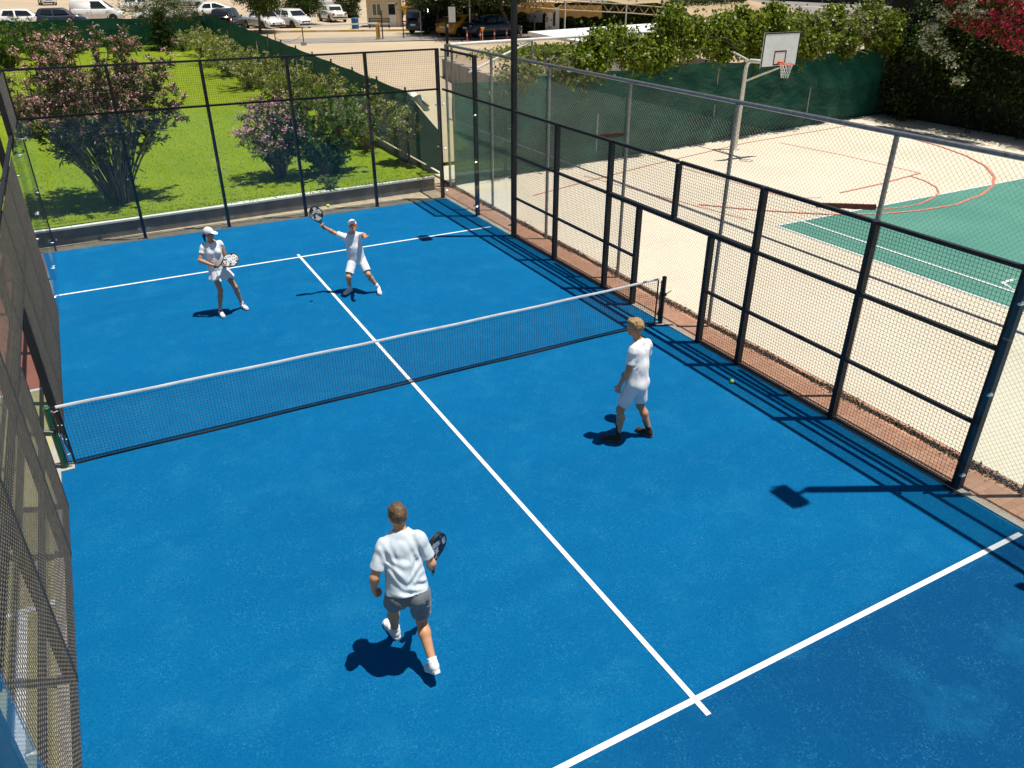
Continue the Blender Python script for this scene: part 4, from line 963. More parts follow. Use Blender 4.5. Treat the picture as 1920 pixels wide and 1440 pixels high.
# yellow loader behind the kiosk
LY=CP['yellow']; p=gp(770,40); ld=empty('yellow_loader',(p[0],p[1],1.31),camdir(p)+1.9,'yellow wheel loader standing behind the kiosk','loader')
MB().box((-2.6,-.9,.6),(.2,.9,1.35)).build('engine_body',LY,ld,bevel=.06); MB().box((-.2,-.75,1.352),(1.0,.75,2.75)).build('cab',LY,ld,bevel=.06)
for sg in (-1,1): MB().box((-.05,sg*.752,1.75),(.85,sg*.765,2.6)).build('cab_window',CGL,ld)
MB().box((1.002,-.62,1.75),(1.015,.62,2.6)).build('windscreen',CGL,ld); MB().box((.202,-.7,.7),(2.2,.7,1.15)).build('front_frame',LY,ld,bevel=.05)
for sg in (-1,1): MB().bar((1.3,sg*.5,1.5),(3.3,sg*.5,.7),.16,.3).build('lift_arm',LY,ld)
MB().prism([(0,0),(.9,0),(.55,.75),(0,.9)],(1,0,0),(0,0,1),(0,2.4,0),(3.1,-1.2,.2)).build('bucket',LY,ld)
MB().bar((-1.2,.3,1.35),(-1.2,.3,3.3),.12).build('exhaust',TRIM,ld)
tyb,rib=wheel_meshes(.7,.5)
for x in (-1.7,1.4):
    for sg in (-1,1): w_=link('wheel',tyb,TYRE,ld,(x,sg*.95,.7)); link('rim',rib,LY,w_)

# ================================================================== KIOSK, BARRIER AND STREET FURNITURE
CREAM=var_mat('cream_siding',(.60,.52,.36),(.68,.60,.44),2,.7,stretch=(1,1,12),bump=.2,bscale=3); ROOF=var_mat('pale_roof',(.36,.33,.31),(.46,.42,.40),3,.7); PANE=NT('kiosk_glass'); PANE=PANE.done(PANE.bsdf((.16,.17,.06),.15,spec=.7)); DKP=CGL
k0=gp(690,52); k1=gp(747,52); k2=gp(663,45); 
kd=np.array(k1)-np.array(k0); kw=np.linalg.norm(kd); kd/=kw; kn=np.array((-kd[1],kd[0])); rz=math.atan2(kd[1],kd[0]); dp=3.0; Hk=2.15
ks=empty('gate_kiosk',(k0[0],k0[1],1.31),rz,'small cream gatekeeper kiosk with white door and flat roof','kiosk')
MB().box((0,0,0),(kw,dp,Hk)).build('wall',CREAM,ks)
for z in np.arange(.14,Hk,.14): MB().box((-.006,-.012,z),(kw+.006,.0,z+.02)).build('siding_board',CREAM,ks)
rf=MB().box((-.35,-.45,Hk+.002),(kw+.9,dp+.35,Hk+.10)).build('roof',ROOF,ks); MB().box((-.36,-.46,Hk+.05),(kw+.91,-.451,Hk+.13)).build('roof_edge',var_mat('brown_fascia',(.16,.08,.05),(.22,.12,.08),6,.7),rf)
def window(x0,x1,z0,z1,m,face='front'):
    if face=='front':
        f=MB(); 
        for (a,b_) in (((x0-.06,-.05,z0-.06),(x1+.06,-.013,z0)),((x0-.06,-.05,z1),(x1+.06,-.013,z1+.06)),((x0-.06,-.05,z0),(x0,-.013,z1)),((x1,-.05,z0),(x1+.06,-.013,z1)),(((x0+x1)/2-.03,-.05,z0),((x0+x1)/2+.03,-.013,z1))): f.box(a,b_)
        w_=f.build('window_frame',M['white'],ks)
        for (a,b_) in ((x0,(x0+x1)/2-.03),((x0+x1)/2+.03,x1)): MB().box((a,-.035,z0),(b_,-.02,z1)).build('pane',m,w_)
    else:
        f=MB(); f.box((-.05,x0-.05,z0-.05),(-.008,x1+.05,z1+.05)); w_=f.build('window_frame',M['white'],ks)
        MB().box((-.06,x0,z0),(-.0505,(x0+x1)/2-.02,z1)).build('pane',m,w_); MB().box((-.06,(x0+x1)/2+.02,z0),(-.0505,x1,z1)).build('pane',DKP,w_)
window(kw*.20,kw*.46,.95,1.80,PANE); window(dp*.35,dp*.7,.95,1.80,PANE,'left')
dr=MB().box((kw*.70,-.06,.02),(kw*.95,-.014,1.95)).build('door',M['white'],ks); MB().box((kw*.715,-.075,1.0),(kw*.935,-.0605,1.80)).build('door_pane',DKP,dr); MB().box((kw*.72,-.10,.9),(kw*.75,-.0605,.95)).build('door_handle',RIM,dr)
def at_kiosk(px,py): p=gp(px,py); return (p[0],p[1],1.31)
bn_=empty('bench',at_kiosk(712,56),rz,'slatted metal bench in front of the kiosk window','bench')
for y in (-.1,.0,.1): MB().box((-.85,y-.04,.42),(.85,y+.04,.45)).build('seat_slat',M['whitepipe'],bn_)
for z in (.6,.72,.84): MB().box((-.85,.16,z-.03),(.85,.19,z+.03)).build('back_slat',M['steel'],bn_)
for x in (-.8,.8):
    for y in (-.14,.16): MB().box((x-.025,y-.025,0),(x+.025,y+.025,.44 if y<0 else .9)).build('leg',M['steel'],bn_)
BLU=var_mat('blue_plastic',(.012,.10,.24),(.02,.14,.32),8,.5)
br=empty('blue_barrel',at_kiosk(667,57),0,'blue plastic barrel standing at the kiosk corner','barrel')
MB().lathe((0,0,0),[(.25,0),(.29,.05),(.29,.4),(.305,.43),(.29,.46),(.29,.85),(.30,.88),(.26,.92)],18).build('drum',BLU,br); MB().lathe((0,0,.921),[(.27,0),(.27,.03),(.1,.035)],18).build('lid',BLU,br)
YEL=var_mat('yellow_painted_metal',(.62,.30,.015),(.72,.38,.02),6,.5); BROWN=var_mat('brown_rusty_metal',(.14,.065,.03),(.22,.11,.05),10,.7)
bp=at_kiosk(710,74); ba=empty('barrier_gate',bp,0,'yellow boom barrier with raised white arm across the entrance','barrier')
MB().box((-.16,-.14,.0),(.16,.14,.05)).build('base_plate',M['concrete'],ba); MB().box((-.13,-.11,.051),(.13,.11,1.02)).build('cabinet',YEL,ba,bevel=.02); MB().box((-.03,-.125,.2),(.05,-.111,.95)).build('cabinet_door',BROWN,ba)
q=np.array(at_kiosk(569,80)); tip=np.array((q[0],q[1],2.2))-np.array(bp); MB().bar((0,.0,1.07),tuple(tip*np.array((1,1,0))+np.array((0,0,1.0))),.07,.09).build('boom_arm',M['white'],ba)
cr_=empty('boom_rest',at_kiosk(570,84),0,'brown rest post with concrete foot holding the boom tip','post')
MB().box((-.16,-.12,0),(.16,.12,.16)).build('concrete_foot',M['concrete'],cr_); MB().box((-.03,-.03,.161),(.03,.03,.98)).build('post_tube',BROWN,cr_); MB().prism([(-.1,.12),(-.07,.12),(-.03,.03),(.03,.03),(.07,.12),(.1,.12),(.05,-.0),(-.05,0)],(1,0,0),(0,0,1),(0,.04,0),(0,-.02,.98)).build('fork',BROWN,cr_)
pl=empty('thin_post',at_kiosk(718,73),0,'thin dark post beside the yellow barrier cabinet','post'); MB().box((-.035,-.035,0),(.035,.035,1.85)).build('post_tube',M['steel'],pl); MB().box((-.09,-.09,0),(.09,.09,.02)).build('foot',M['steel'],pl)
pl=empty('chain_post',at_kiosk(518,87),0,'thin brown post with a drooping chain by the garden fence','post'); MB().box((-.03,-.03,-.1),(.03,.03,1.0)).build('post_tube',BROWN,pl)
a=np.array((0,0,.55)); b_=np.array(at_kiosk(567,84))-np.array(at_kiosk(518,87))+np.array((0,0,.55)); MB().tube([a+(b_-a)*u-np.array((0,0,.3*4*u*(1-u))) for u in np.linspace(0,1,9)],.015,5).build('chain',BROWN,pl)
for px,py,lab in ((757,71,'slim dark post at the left of the green minivan'),(790,69,'pale thin pole standing before the green minivan')):
    pl=empty('thin_post',at_kiosk(px,py),0,lab,'post'); MB().box((-.03,-.03,0),(.03,.03,1.75)).build('post_tube',M['steel'] if px<760 else M['galv'],pl); MB().box((-.08,-.08,0),(.08,.08,.02)).build('foot',M['steel'],pl)
sp_=at_kiosk(839,95); sg_=empty('notice_sign',sp_,camdir(sp_)+math.pi/2,'white notice board on a dark square post by the car park','sign')
MB().box((-.09,-.09,-.6),(.09,.09,1.55)).build('post_tube',M['steel'],sg_); MB().box((.02,-.14,1.35),(.12,-.10,1.5)).build('small_label',M['white'],sg_)
MB().box((.14,-.13,1.6),(.56,-.10,2.45)).build('board',M['white'],sg_); MB().box((-.1,-.09,1.56),(.5,-.05,1.66)).build('arm',M['steel'],sg_)
rd_=var_mat('red_white_bollard',(.5,.05,.03),(.6,.08,.05),5,.6)
for k,(px,py) in enumerate(((876,77),(901,76),(927,74),(950,73),(977,71))):
    o=empty('bollard',at_kiosk(px,py),0,'%s red and white marker post counting from the taxi'%['first','second','third','fourth','fifth'][k],'bollard','marker posts before the shaded cars')
    MB().lathe((0,0,0),[(.11,0),(.11,.03),(.045,.05),(.045,.62),(.03,.68)],10).build('post_tube',rd_,o); MB().lathe((0,0,.30),[(.048,0),(.048,.16),(.046,.17)],10).build('white_band',M['white'],o)
fl=empty('flood_lamp',at_kiosk(905,77),0,'small orange bell lamp on a short white stake before the teal saloon','lamp'); MB().tube([(0,0,0),(0,0,.62)],.025,8).build('stake',M['whitepipe'],fl); MB().lathe((0,0,.6),[(.05,0),(.13,.2),(.15,.26),(.13,.27)],12).build('bell',YEL,fl)
# painted kerb of the far pavement
kb=empty('painted_kerb',(20,53,1.3)); tag(kb,kind='structure')
pav=MB(); ka=np.array(gp(430,62)); kb_=np.array(gp(770,58)); kd2=(kb_-ka)/np.linalg.norm(kb_-ka); kn2=np.array((-kd2[1],kd2[0])); Lk=np.linalg.norm(kb_-ka)
yw=var_mat('kerb_yellow',(.52,.36,.10),(.60,.44,.15),3,.8); kw2=var_mat('kerb_cream',(.55,.48,.36),(.62,.55,.43),3,.8)
i=0
for s in np.arange(-1,Lk-.1,1.9):
    a=ka+kd2*(s+.015); b_=ka+kd2*(s+1.885); c=(a+b_)/2; MB().obox((*c,1.36),(*((b_-a)/2),0),(*(kn2*.10),0),(0,0,.09)).build('kerb_stone',yw if i%2 else kw2,kb,world=True); i+=1
pv=MB(); a=ka+kn2*.1-kd2; b_=kb_+kn2*.1; pv.quad((*a,1.43),(*b_,1.43),(*(b_+kn2*2.6),1.43),(*(a+kn2*2.6),1.43)); tag(pv.build('pavement',var_mat('sandy_pavement',(.46,.34,.22),(.54,.42,.29),2,.9)),kind='structure')
# trees of the car park
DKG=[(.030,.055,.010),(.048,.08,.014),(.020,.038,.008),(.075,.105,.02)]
def lot_tree(px,py,cx,cy,cr,lab,seed,cols=OLV,**kw):
    b0=np.array((*gp(px,py),1.31)); c=AT(cx,cy,1,b0[1]); loose_tree('parking_tree',b0,c[2]-1.31+cr,cr,lab,seed,cols,center=c,group='trees in the car park',**kw)
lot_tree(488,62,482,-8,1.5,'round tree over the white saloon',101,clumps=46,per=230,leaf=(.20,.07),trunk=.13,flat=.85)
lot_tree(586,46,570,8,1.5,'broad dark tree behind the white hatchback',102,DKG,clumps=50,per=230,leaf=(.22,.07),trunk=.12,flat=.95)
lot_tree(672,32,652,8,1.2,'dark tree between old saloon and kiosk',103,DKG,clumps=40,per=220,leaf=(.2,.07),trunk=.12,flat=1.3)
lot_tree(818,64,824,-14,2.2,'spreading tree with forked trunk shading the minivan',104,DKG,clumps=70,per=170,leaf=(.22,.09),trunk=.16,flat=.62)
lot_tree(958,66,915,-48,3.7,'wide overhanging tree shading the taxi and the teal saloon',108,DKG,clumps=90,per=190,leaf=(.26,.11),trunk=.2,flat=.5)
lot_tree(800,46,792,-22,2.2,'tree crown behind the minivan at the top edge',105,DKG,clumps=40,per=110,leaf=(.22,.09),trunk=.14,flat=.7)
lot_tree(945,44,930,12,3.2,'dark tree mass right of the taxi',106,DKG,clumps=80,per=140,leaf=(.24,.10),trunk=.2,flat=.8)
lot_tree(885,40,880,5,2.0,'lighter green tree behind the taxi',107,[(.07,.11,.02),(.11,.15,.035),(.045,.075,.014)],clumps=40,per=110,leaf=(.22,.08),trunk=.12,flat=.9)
# yellow and black pole, lamp posts
yp=empty('striped_pole',at_kiosk(879,46),0,'yellow and black striped pole behind the taxi','pole')
for k in range(7): MB().tube([(0,0,.75*k),(0,0,.75*(k+1)-.002)],.10,10).build('band',YEL if k%2==0 else M['black'],yp)
for px,py,h,lab in ((922,62,3.0,'thin curved lamp post left of the floodlight pole'),(1000,56,2.3,'small lamp post with flat head beside the grey panel')):
    o=empty('lamp_post',at_kiosk(px,py),camdir(at_kiosk(px,py))+math.pi/2,lab,'lamp post'); MB().tube([(0,0,0),(0,0,h*.8),(-.12,0,h*.93),(-.5,0,h)],[.05,.04,.035,.03],8).build('pole',M['whitepipe'],o); MB().box((-.85,-.1,h-.04),(-.45,.1,h+.03)).build('lamp_head',M['galv'],o,bevel=.01)

# ================================================================== SAND LOT, LOW BUILDINGS, CANOPY
w0=np.array(G(835,112,1.55)[:2]); w1=np.array(G(930,145,1.55)[:2]); w2=np.array(G(1030,122,1.55)[:2]); w2=w1+(w2-w1)/np.linalg.norm(w2-w1)*22; w3=w0+(w2-w1)
sl_=MB(); sl_.quad((*w0,1.55),(*w1,1.55),(*w2,1.55),(*w3,1.55)); tag(sl_.build('sand_lot',M['sand']),kind='structure')
rw=empty('retaining_wall',(*w1,0),label='grey concrete retaining wall of the sand lot behind the fence corner',cat='retaining wall')
def wall_seg(a,b_,z0,z1,th,name,mat,parent):
    a=np.array(a);b_=np.array(b_);d=b_-a;L=np.linalg.norm(d);d/=L;n_=np.array((-d[1],d[0])); MB().obox((*((a+b_)/2),(z0+z1)/2),(*(d*L/2),0),(*(n_*th/2),0),(0,0,(z1-z0)/2)).build(name,mat,parent,world=True)
dd=(w1-w0)/np.linalg.norm(w1-w0); nl=6
for i in range(nl):
    a=w0+(w1-w0)*i/nl; b_=w0+(w1-w0)*((i+1)/nl)-dd*.03; wall_seg(a,b_,-.04,1.56,.2,'wall_panel',M['concrete'],rw)
wall_seg(w1+(w2-w1)*.006,w2,-.04,1.54,.2,'wall_panel',M['concrete'],rw)
for i in range(nl+1):
    a=w0+(w1-w0)*i/nl; wall_seg(a-dd*.1,a+dd*.1,-.04,1.60,.32,'pilaster',M['kerbgrey'],rw)
rng=np.random.default_rng(120)
for k,(px0,py0,px1,py1,lab) in enumerate(((1040,92,970,108,'creeping green ground cover on the sand lot'),(1085,112,1020,108,'yellow green creeper patch at the edge of the sand lot'))):
    a=G(px0,py0,1.57);b_=G(px1,py1,1.57); n=3500; u=rng.random(n); pp=a+(b_-a)*u[:,None]+rng.normal(size=(n,3))*np.array((1.3,.9,.0)); pp[:,2]=1.57+.25*rng.random(n)
    V,F,C=leaf_cards(pp,unit(rng.normal(size=(n,3))+np.array((0,0,.6))),.17,.12,pick(VINE[:4],n,rng),.2,rng); tag(link('ground_cover',np_mesh('ground_cover',V,F,C),LEAF),lab,'ground cover',kind='stuff')
# white roofed shelter
s0=G(1022,57,3.0)[:2]; s1=G(1262,41,3.0)[:2]; sdv=(s1-s0)/np.linalg.norm(s1-s0); snv=np.array((-sdv[1],sdv[0])); s0=s0-sdv*1.2; s1=s1+sdv*4
WR=var_mat('white_roof_sheet',(.70,.68,.63),(.80,.78,.74),3,.6,stretch=(1,1,1)); sh=empty('white_shelter',(*s0,0),label='low shelter with long white roof behind the vines',cat='shelter')
a,b_=s0-snv*7.0,s1-snv*7.0
r_=MB(); n0=[(*a,2.55),(*b_,2.55),(*s1,3.0),(*s0,3.0)]; r_.v=[tuple(v) for v in n0]+[(v[0],v[1],v[2]-.12) for v in n0]; r_.f=[(0,1,2,3),(7,6,5,4),(0,4,5,1),(1,5,6,2),(2,6,7,3),(3,7,4,0)]; r_.mi=[0]*6; r_.build('roof',WR,sh,world=True)
for u in (.02,.25,.5,.75,.98):
    p_=s0+(s1-s0)*u; MB().tube([(*p_,0.0),(*p_,2.86)],.05,8).build('post',M['whitepipe'],sh,world=True); p_=a+(b_-a)*u+snv*.2; MB().tube([(*p_,0.0),(*p_,2.42)],.05,8).build('post',M['whitepipe'],sh,world=True)
wall_seg(s0-snv*6.8+sdv*.3,s0-snv*4.5+sdv*.3,0,2.35,.12,'side_panel',M['coping'],sh)
pn=np.array(at_kiosk(1002,62)); sp2=empty('solar_panel',tuple(pn),camdir(pn)-math.pi/2,'small tilted grey solar panel at the left end of the white shelter','solar panel'); MB().tube([(0,0,0),(0,0,.9)],.04,8).build('stand',M['galv'],sp2); MB().obox((0,.1,1.15),(.62,0,0),(0,.25,.40),(0,-.02,.014)).build('panel',var_mat('solar_cells',(.10,.12,.15),(.16,.18,.21),4,.3),sp2)
cb=np.array(at_kiosk(1035,60)); cab_=empty('white_cabinet',tuple(cb),camdir(cb)+math.pi/2,'white upright cabinet with dark slot by the dark hedge','cabinet'); MB().box((-.55,-.3,0),(.55,.3,1.75)).build('body',M['coping'],cab_); MB().box((.05,-.315,.45),(.25,-.301,1.5)).build('slot',M['black'],cab_)
# beige fabric canopy on trusses, drapes and the dark hedge under it
FAB=mk_screen('beige_canopy_fabric',(.62,.47,.28),(.70,.55,.35),.45,.25); DR=mk_screen('ochre_drape',(.55,.33,.10),(.62,.40,.15),.35,.8)
TRUSS=var_mat('tan_truss_steel',(.34,.25,.15),(.44,.34,.22),9,.6); YC=46.0; cp=empty('fabric_canopy',(30,YC,1.3),label='long beige fabric canopy on a steel truss at the top of the view',cat='canopy')
e=[AT(x,y,1,YC) for x,y in ((880,-14),(1060,2),(1175,8),(1283,17))]; back=[v+np.array((10,14,1.6)) for v in e]
cv=MB()
for i in range(len(e)-1):
    a,b_,c,d=e[i],e[i+1],back[i+1],back[i]; m1=(a+b_)/2+np.array((0,0,.30)); m2=(c+d)/2+np.array((0,0,.3))
    cv.quad(a,m1,m2,d); cv.quad(m1,b_,c,m2)
f1=AT(1300,33,1,YC-1.0); f2=AT(1455,34,1,YC-4); cv.quad(e[-1],f1,f2+np.array((3,0,.4)),back[-1]); cv.quad(f1,f1+np.array((0,0,-.8)),f2+np.array((3,0,-1.0)),f2+np.array((3,0,.4)))
cv.build('roof_fabric',FAB,cp,world=True)
lo=[v+np.array((0,0,-.62)) for v in e]
for i in range(len(e)-1):
    MB().tube([e[i],e[i+1]],.05,6).build('truss_chord',TRUSS,cp,world=True); MB().tube([lo[i],lo[i+1]],.05,6).build('truss_chord',TRUSS,cp,world=True)
    for k in range(5):
        a=e[i]+(e[i+1]-e[i])*k/5; b_=lo[i]+(lo[i+1]-lo[i])*(k+.5)/5; c=e[i]+(e[i+1]-e[i])*(k+1)/5; MB().tube([a,b_],.025,5).build('truss_web',TRUSS,cp,world=True); MB().tube([b_,c],.025,5).build('truss_web',TRUSS,cp,world=True)
MB().tube([e[-1],AT(1292,40,1,YC)],.10,8).build('leg',M['whitepipe'],cp,world=True)
for v in (e[0],e[1],e[2],e[3]): MB().tube([tuple(v),(v[0],v[1],1.2)],.06,8).build('leg',M['whitepipe'],cp,world=True)
for k,(xa,xb,yt,yb) in enumerate(((958,1040,4,24),(1050,1128,10,32))):
    V=[];F=[];nu=26
    for i in range(nu):
        u=i/(nu-1); t0=AT(xa+(xb-xa)*u,yt,1,YC+.5); b0=AT(xa+(xb-xa)*u,yb+2*math.sin(u*20),1,YC+.5); o=.12*math.sin(u*34+k)
        for w in range(5): q=t0+(b0-t0)*w/4; V.append((q[0],q[1]+o*(.3+w/4),q[2]))
    for i in range(nu-1):
        for w in range(4): F.append((i*5+w,(i+1)*5+w,(i+1)*5+w+1,i*5+w+1))
    wlink('drape',np_mesh('drape',V,F),DR,cp,smooth=True)
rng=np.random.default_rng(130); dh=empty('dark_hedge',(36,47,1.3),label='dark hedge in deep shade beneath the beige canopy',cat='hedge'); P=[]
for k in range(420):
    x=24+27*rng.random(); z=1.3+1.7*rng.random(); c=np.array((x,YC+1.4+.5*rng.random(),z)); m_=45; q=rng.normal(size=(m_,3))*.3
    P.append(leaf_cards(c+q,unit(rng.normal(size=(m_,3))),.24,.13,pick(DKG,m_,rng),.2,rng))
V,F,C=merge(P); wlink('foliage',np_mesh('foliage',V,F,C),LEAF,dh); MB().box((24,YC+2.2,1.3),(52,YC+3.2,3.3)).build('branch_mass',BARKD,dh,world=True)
# road and dark wall far at the top right
ra_=np.array(G(1200,-4,1.33)[:2]); rb_=np.array(G(1700,23,1.33)[:2]); rdv=(rb_-ra_)/np.linalg.norm(rb_-ra_); rnv=np.array((-rdv[1],rdv[0])); 
if rnv@np.array((1.0,1.0))<0: rnv=-rnv
o0=ra_-rdv*60; o1=rb_+rdv*70
fr2=MB(); fr2.quad((*(o0-rnv*14),1.33),(*(o1-rnv*14),1.33),(*(o1+rnv*12),1.33),(*(o0+rnv*12),1.33)); fro=tag(fr2.build('far_road',var_mat('far_asphalt',(.20,.175,.155),(.26,.23,.20),.4,.9)),kind='structure')
MB().quad((*(o0-rnv*.35),1.36),(*(o1-rnv*.35),1.36),(*(o1+rnv*.35),1.36),(*(o0+rnv*.35),1.36)).build('white_line',M['white'],fro)
fw=empty('far_wall',(*((ra_+rb_)/2+rnv*12.2),1.3),label='long dark navy wall beyond the far road at the top right edge',cat='wall')
NV=var_mat('dark_navy_wall',(.008,.011,.020),(.014,.018,.03),.5,.6)
Lw=np.linalg.norm(o1-o0); 
for i in range(12): wall_seg(o0+rnv*12.3+rdv*Lw*i/12,o0+rnv*12.3+rdv*(Lw*(i+1)/12-.1),1.3,6.5,.3,'wall_panel',NV,fw)
# ridge of buildings closing the car park far away
# ================================================================== PEOPLE (smooth implicit bodies, meshed with surface nets)
def A3(v): return np.array(v,float)
def un(v): v=A3(v); return v/np.linalg.norm(v)
_NG=np.random.default_rng(77).random((32,32,32)).astype(np.float32)
def vnoise(P,sc):
    Q=P*sc; I=np.floor(Q).astype(int); f=(Q-I); f=f*f*(3-2*f); I&=31; J=(I+1)&31
    x0,y0,z0=I[...,0],I[...,1],I[...,2]; x1,y1,z1=J[...,0],J[...,1],J[...,2]; fx,fy,fz=f[...,0],f[...,1],f[...,2]
    c=lambda a,b,c_:_NG[a,b,c_]
    a=c(x0,y0,z0)*(1-fx)+c(x1,y0,z0)*fx; b=c(x0,y1,z0)*(1-fx)+c(x1,y1,z0)*fx; d=c(x0,y0,z1)*(1-fx)+c(x1,y0,z1)*fx; e=c(x0,y1,z1)*(1-fx)+c(x1,y1,z1)*fx
    return (a*(1-fy)+b*fy)*(1-fz)+(d*(1-fy)+e*fy)*fz-.5
class SDF:
    def __init__(s,lo,hi,h):
        s.lo=A3(lo); s.h=h; s.n=np.ceil((A3(hi)-s.lo)/h).astype(int)+1; s.F=np.full(s.n,.5,np.float32)
    def reg(s,lo,hi):
        a=np.clip(np.floor((lo-s.lo)/s.h).astype(int),0,s.n); b=np.clip(np.ceil((hi-s.lo)/s.h).astype(int)+1,0,s.n)
        sl=tuple(slice(i,j) for i,j in zip(a,b))
        g=np.meshgrid(*[(s.lo[k]+s.h*np.arange(a[k],b[k])).astype(np.float32) for k in range(3)],indexing='ij')
        return sl,np.stack(g,-1)
    def _add(s,sl,d,k):
        a=s.F[sl]
        if k<=0: s.F[sl]=np.minimum(a,d); return
        hh=np.clip(.5+.5*(a-d)/k,0,1); s.F[sl]=a*(1-hh)+d*hh-k*hh*(1-hh)
    @staticmethod
    def dcap(P,a,b,ra,rb):
        ab=(b-a).astype(np.float32); t=np.clip(((P-a.astype(np.float32))@ab)/max(ab@ab,1e-9),0,1)
        return np.linalg.norm(P-(a+t[...,None]*ab).astype(np.float32),axis=-1)-(ra+(rb-ra)*t)
    def cap(s,a,b,ra,rb,k=.02,sub=False):
        a=A3(a);b=A3(b);m=max(ra,rb)+k+.03; sl,P=s.reg(np.minimum(a,b)-m,np.maximum(a,b)+m)
        if P.size==0: return s
        d=s.dcap(P,a,b,ra,rb)
        if sub: s.F[sl]=np.maximum(s.F[sl],-d)
        else: s._add(sl,d,k)
        return s
    def ell(s,c,R,rad,k=.02,sub=False):
        c=A3(c);rad=A3(rad);m=rad.max()+k+.03; sl,P=s.reg(c-m,c+m)
        if P.size==0: return s
        q=(P-c.astype(np.float32))@np.array(R,np.float32).T; k0=np.linalg.norm(q/rad.astype(np.float32),axis=-1); k1=np.linalg.norm(q/(rad**2).astype(np.float32),axis=-1)
        d=np.where(k1>1e-6,k0*(k0-1)/np.maximum(k1,1e-6),-rad.min())
        if sub: s.F[sl]=np.maximum(s.F[sl],-d)
        else: s._add(sl,d,k)
        return s
    def all(s): return s.reg(s.lo,s.lo+s.h*(s.n-1))
    def cut(s,p,n):
        """keep the side towards -n"""
        sl,P=s.all(); s.F[sl]=np.maximum(s.F[sl],(P-A3(p).astype(np.float32))@un(n).astype(np.float32)); return s
    def warp(s,f): sl,P=s.all(); s.F[sl]=s.F[sl]+f(P).astype(np.float32); return s
    def mesh(s,name):
        F=s.F; ins=F<0; nx,ny,nz=F.shape
        cnt=np.zeros((nx-1,ny-1,nz-1),np.int8); off=[(i,j,k) for i in(0,1) for j in(0,1) for k in(0,1)]
        for (i,j,k) in off: cnt+=ins[i:nx-1+i,j:ny-1+j,k:nz-1+k]
        mix=(cnt>0)&(cnt<8); I=np.argwhere(mix); idm=np.full(mix.shape,-1,np.int32); idm[mix]=np.arange(len(I))
        val=np.stack([F[I[:,0]+i,I[:,1]+j,I[:,2]+k] for (i,j,k) in off],1); pos=np.zeros((len(I),3)); num=np.zeros(len(I))
        for a in range(8):
            for b in range(a+1,8):
                if sum(abs(np.array(off[a])-np.array(off[b])))!=1: continue
                m=(val[:,a]<0)!=(val[:,b]<0); t=val[m,a]/(val[m,a]-val[m,b]); pos[m]+=np.array(off[a])+t[:,None]*(np.array(off[b])-np.array(off[a])); num[m]+=1
        V=s.lo+s.h*(I+pos/num[:,None]); Q=[]
        for ax in range(3):
            u,v=[(1,2),(2,0),(0,1)][ax]
            A=[slice(0,n) for n in F.shape]; B=list(A); A[ax]=slice(0,F.shape[ax]-1); B[ax]=slice(1,F.shape[ax])
            ch=ins[tuple(A)]!=ins[tuple(B)]; E=np.argwhere(ch); E=E[(E[:,u]>0)&(E[:,v]>0)&(E[:,u]<F.shape[u]-1)&(E[:,v]<F.shape[v]-1)]
            sg=ins[tuple(A)][tuple(E.T)]
            def cid(du,dv): e=E.copy(); e[:,u]-=du; e[:,v]-=dv; return idm[tuple(e.T)]
            q=np.stack([cid(1,1),cid(0,1),cid(0,0),cid(1,0)],1); q[~sg]=q[~sg][:,::-1]; Q.append(q)
        Q=np.concatenate(Q); Q=Q[(Q>=0).all(1)]
        return np_mesh(name,V,Q)
def skin_mat(name,c1,c2):
    t=NT(name); p=t.n('ShaderNodeTexCoord').outputs['Object']; c=t.ramp(t.noise(p,9,5,.6),[(.3,c1),(.7,c2)])
    return t.done(t.bsdf(c,.5,spec=.35,Subsurface_Weight=.12,Subsurface_Radius=(.012,.005,.003)))
def cloth_mat(name,c1,c2,sc=5.0):
    t=NT(name); p=t.n('ShaderNodeTexCoord').outputs['Object']; c=t.ramp(t.noise(p,sc,5,.6),[(.3,c1),(.7,c2)]); w=t.noise(p,420,2)
    return t.done(t.bsdf(c,.85,spec=.2,normal=t.bump(w,.25,.002),Sheen_Weight=.15))
def hair_mat(name,c1,c2):
    t=NT(name); p=t.n('ShaderNodeTexCoord').outputs['Object']; c=t.ramp(t.noise(t.scale(p,(1,1,.35)),90,3,.7),[(.3,c1),(.7,c2)])
    return t.done(t.bsdf(c,.5,spec=.4,normal=t.bump(t.noise(t.scale(p,(1,1,.3)),120,3),.6,.006)))
SK_TAN=skin_mat('tanned_skin',(.46,.215,.12),(.55,.275,.16)); SK_FAIR=skin_mat('sunlit_fair_skin',(.54,.26,.135),(.62,.325,.185)); SK_BROWN=skin_mat('brown_tan_skin',(.46,.215,.115),(.54,.27,.155))
WHITE_C=cloth_mat('white_cotton',(.72,.72,.74),(.80,.80,.81)); PALEB=cloth_mat('pale_blue_white_cotton',(.50,.575,.64),(.57,.64,.70)); GREYC=cloth_mat('grey_shorts_cloth',(.13,.145,.16),(.18,.195,.21)); BLKC=cloth_mat('black_knit',(.012,.012,.014),(.022,.022,.024)); SHWHITE=cloth_mat('white_shoe',(.68,.68,.68),(.78,.78,.77)); SHBLK=cloth_mat('black_tan_shoe',(.015,.014,.013),(.05,.042,.03),30); SOLEW=var_mat('white_rubber_sole',(.66,.65,.62),(.74,.73,.70),20,.6); SOLED=var_mat('dark_rubber_sole',(.03,.028,.024),(.16,.14,.10),40,.7)
HAIR_B=hair_mat('short_brown_hair',(.07,.042,.022),(.15,.095,.05)); HAIR_BL=hair_mat('blond_hair',(.24,.145,.06),(.40,.26,.115)); HAIR_D=hair_mat('dark_brown_hair',(.018,.010,.007),(.04,.022,.015)); HAIR_R=hair_mat('ginger_hair',(.28,.13,.05),(.36,.18,.08))
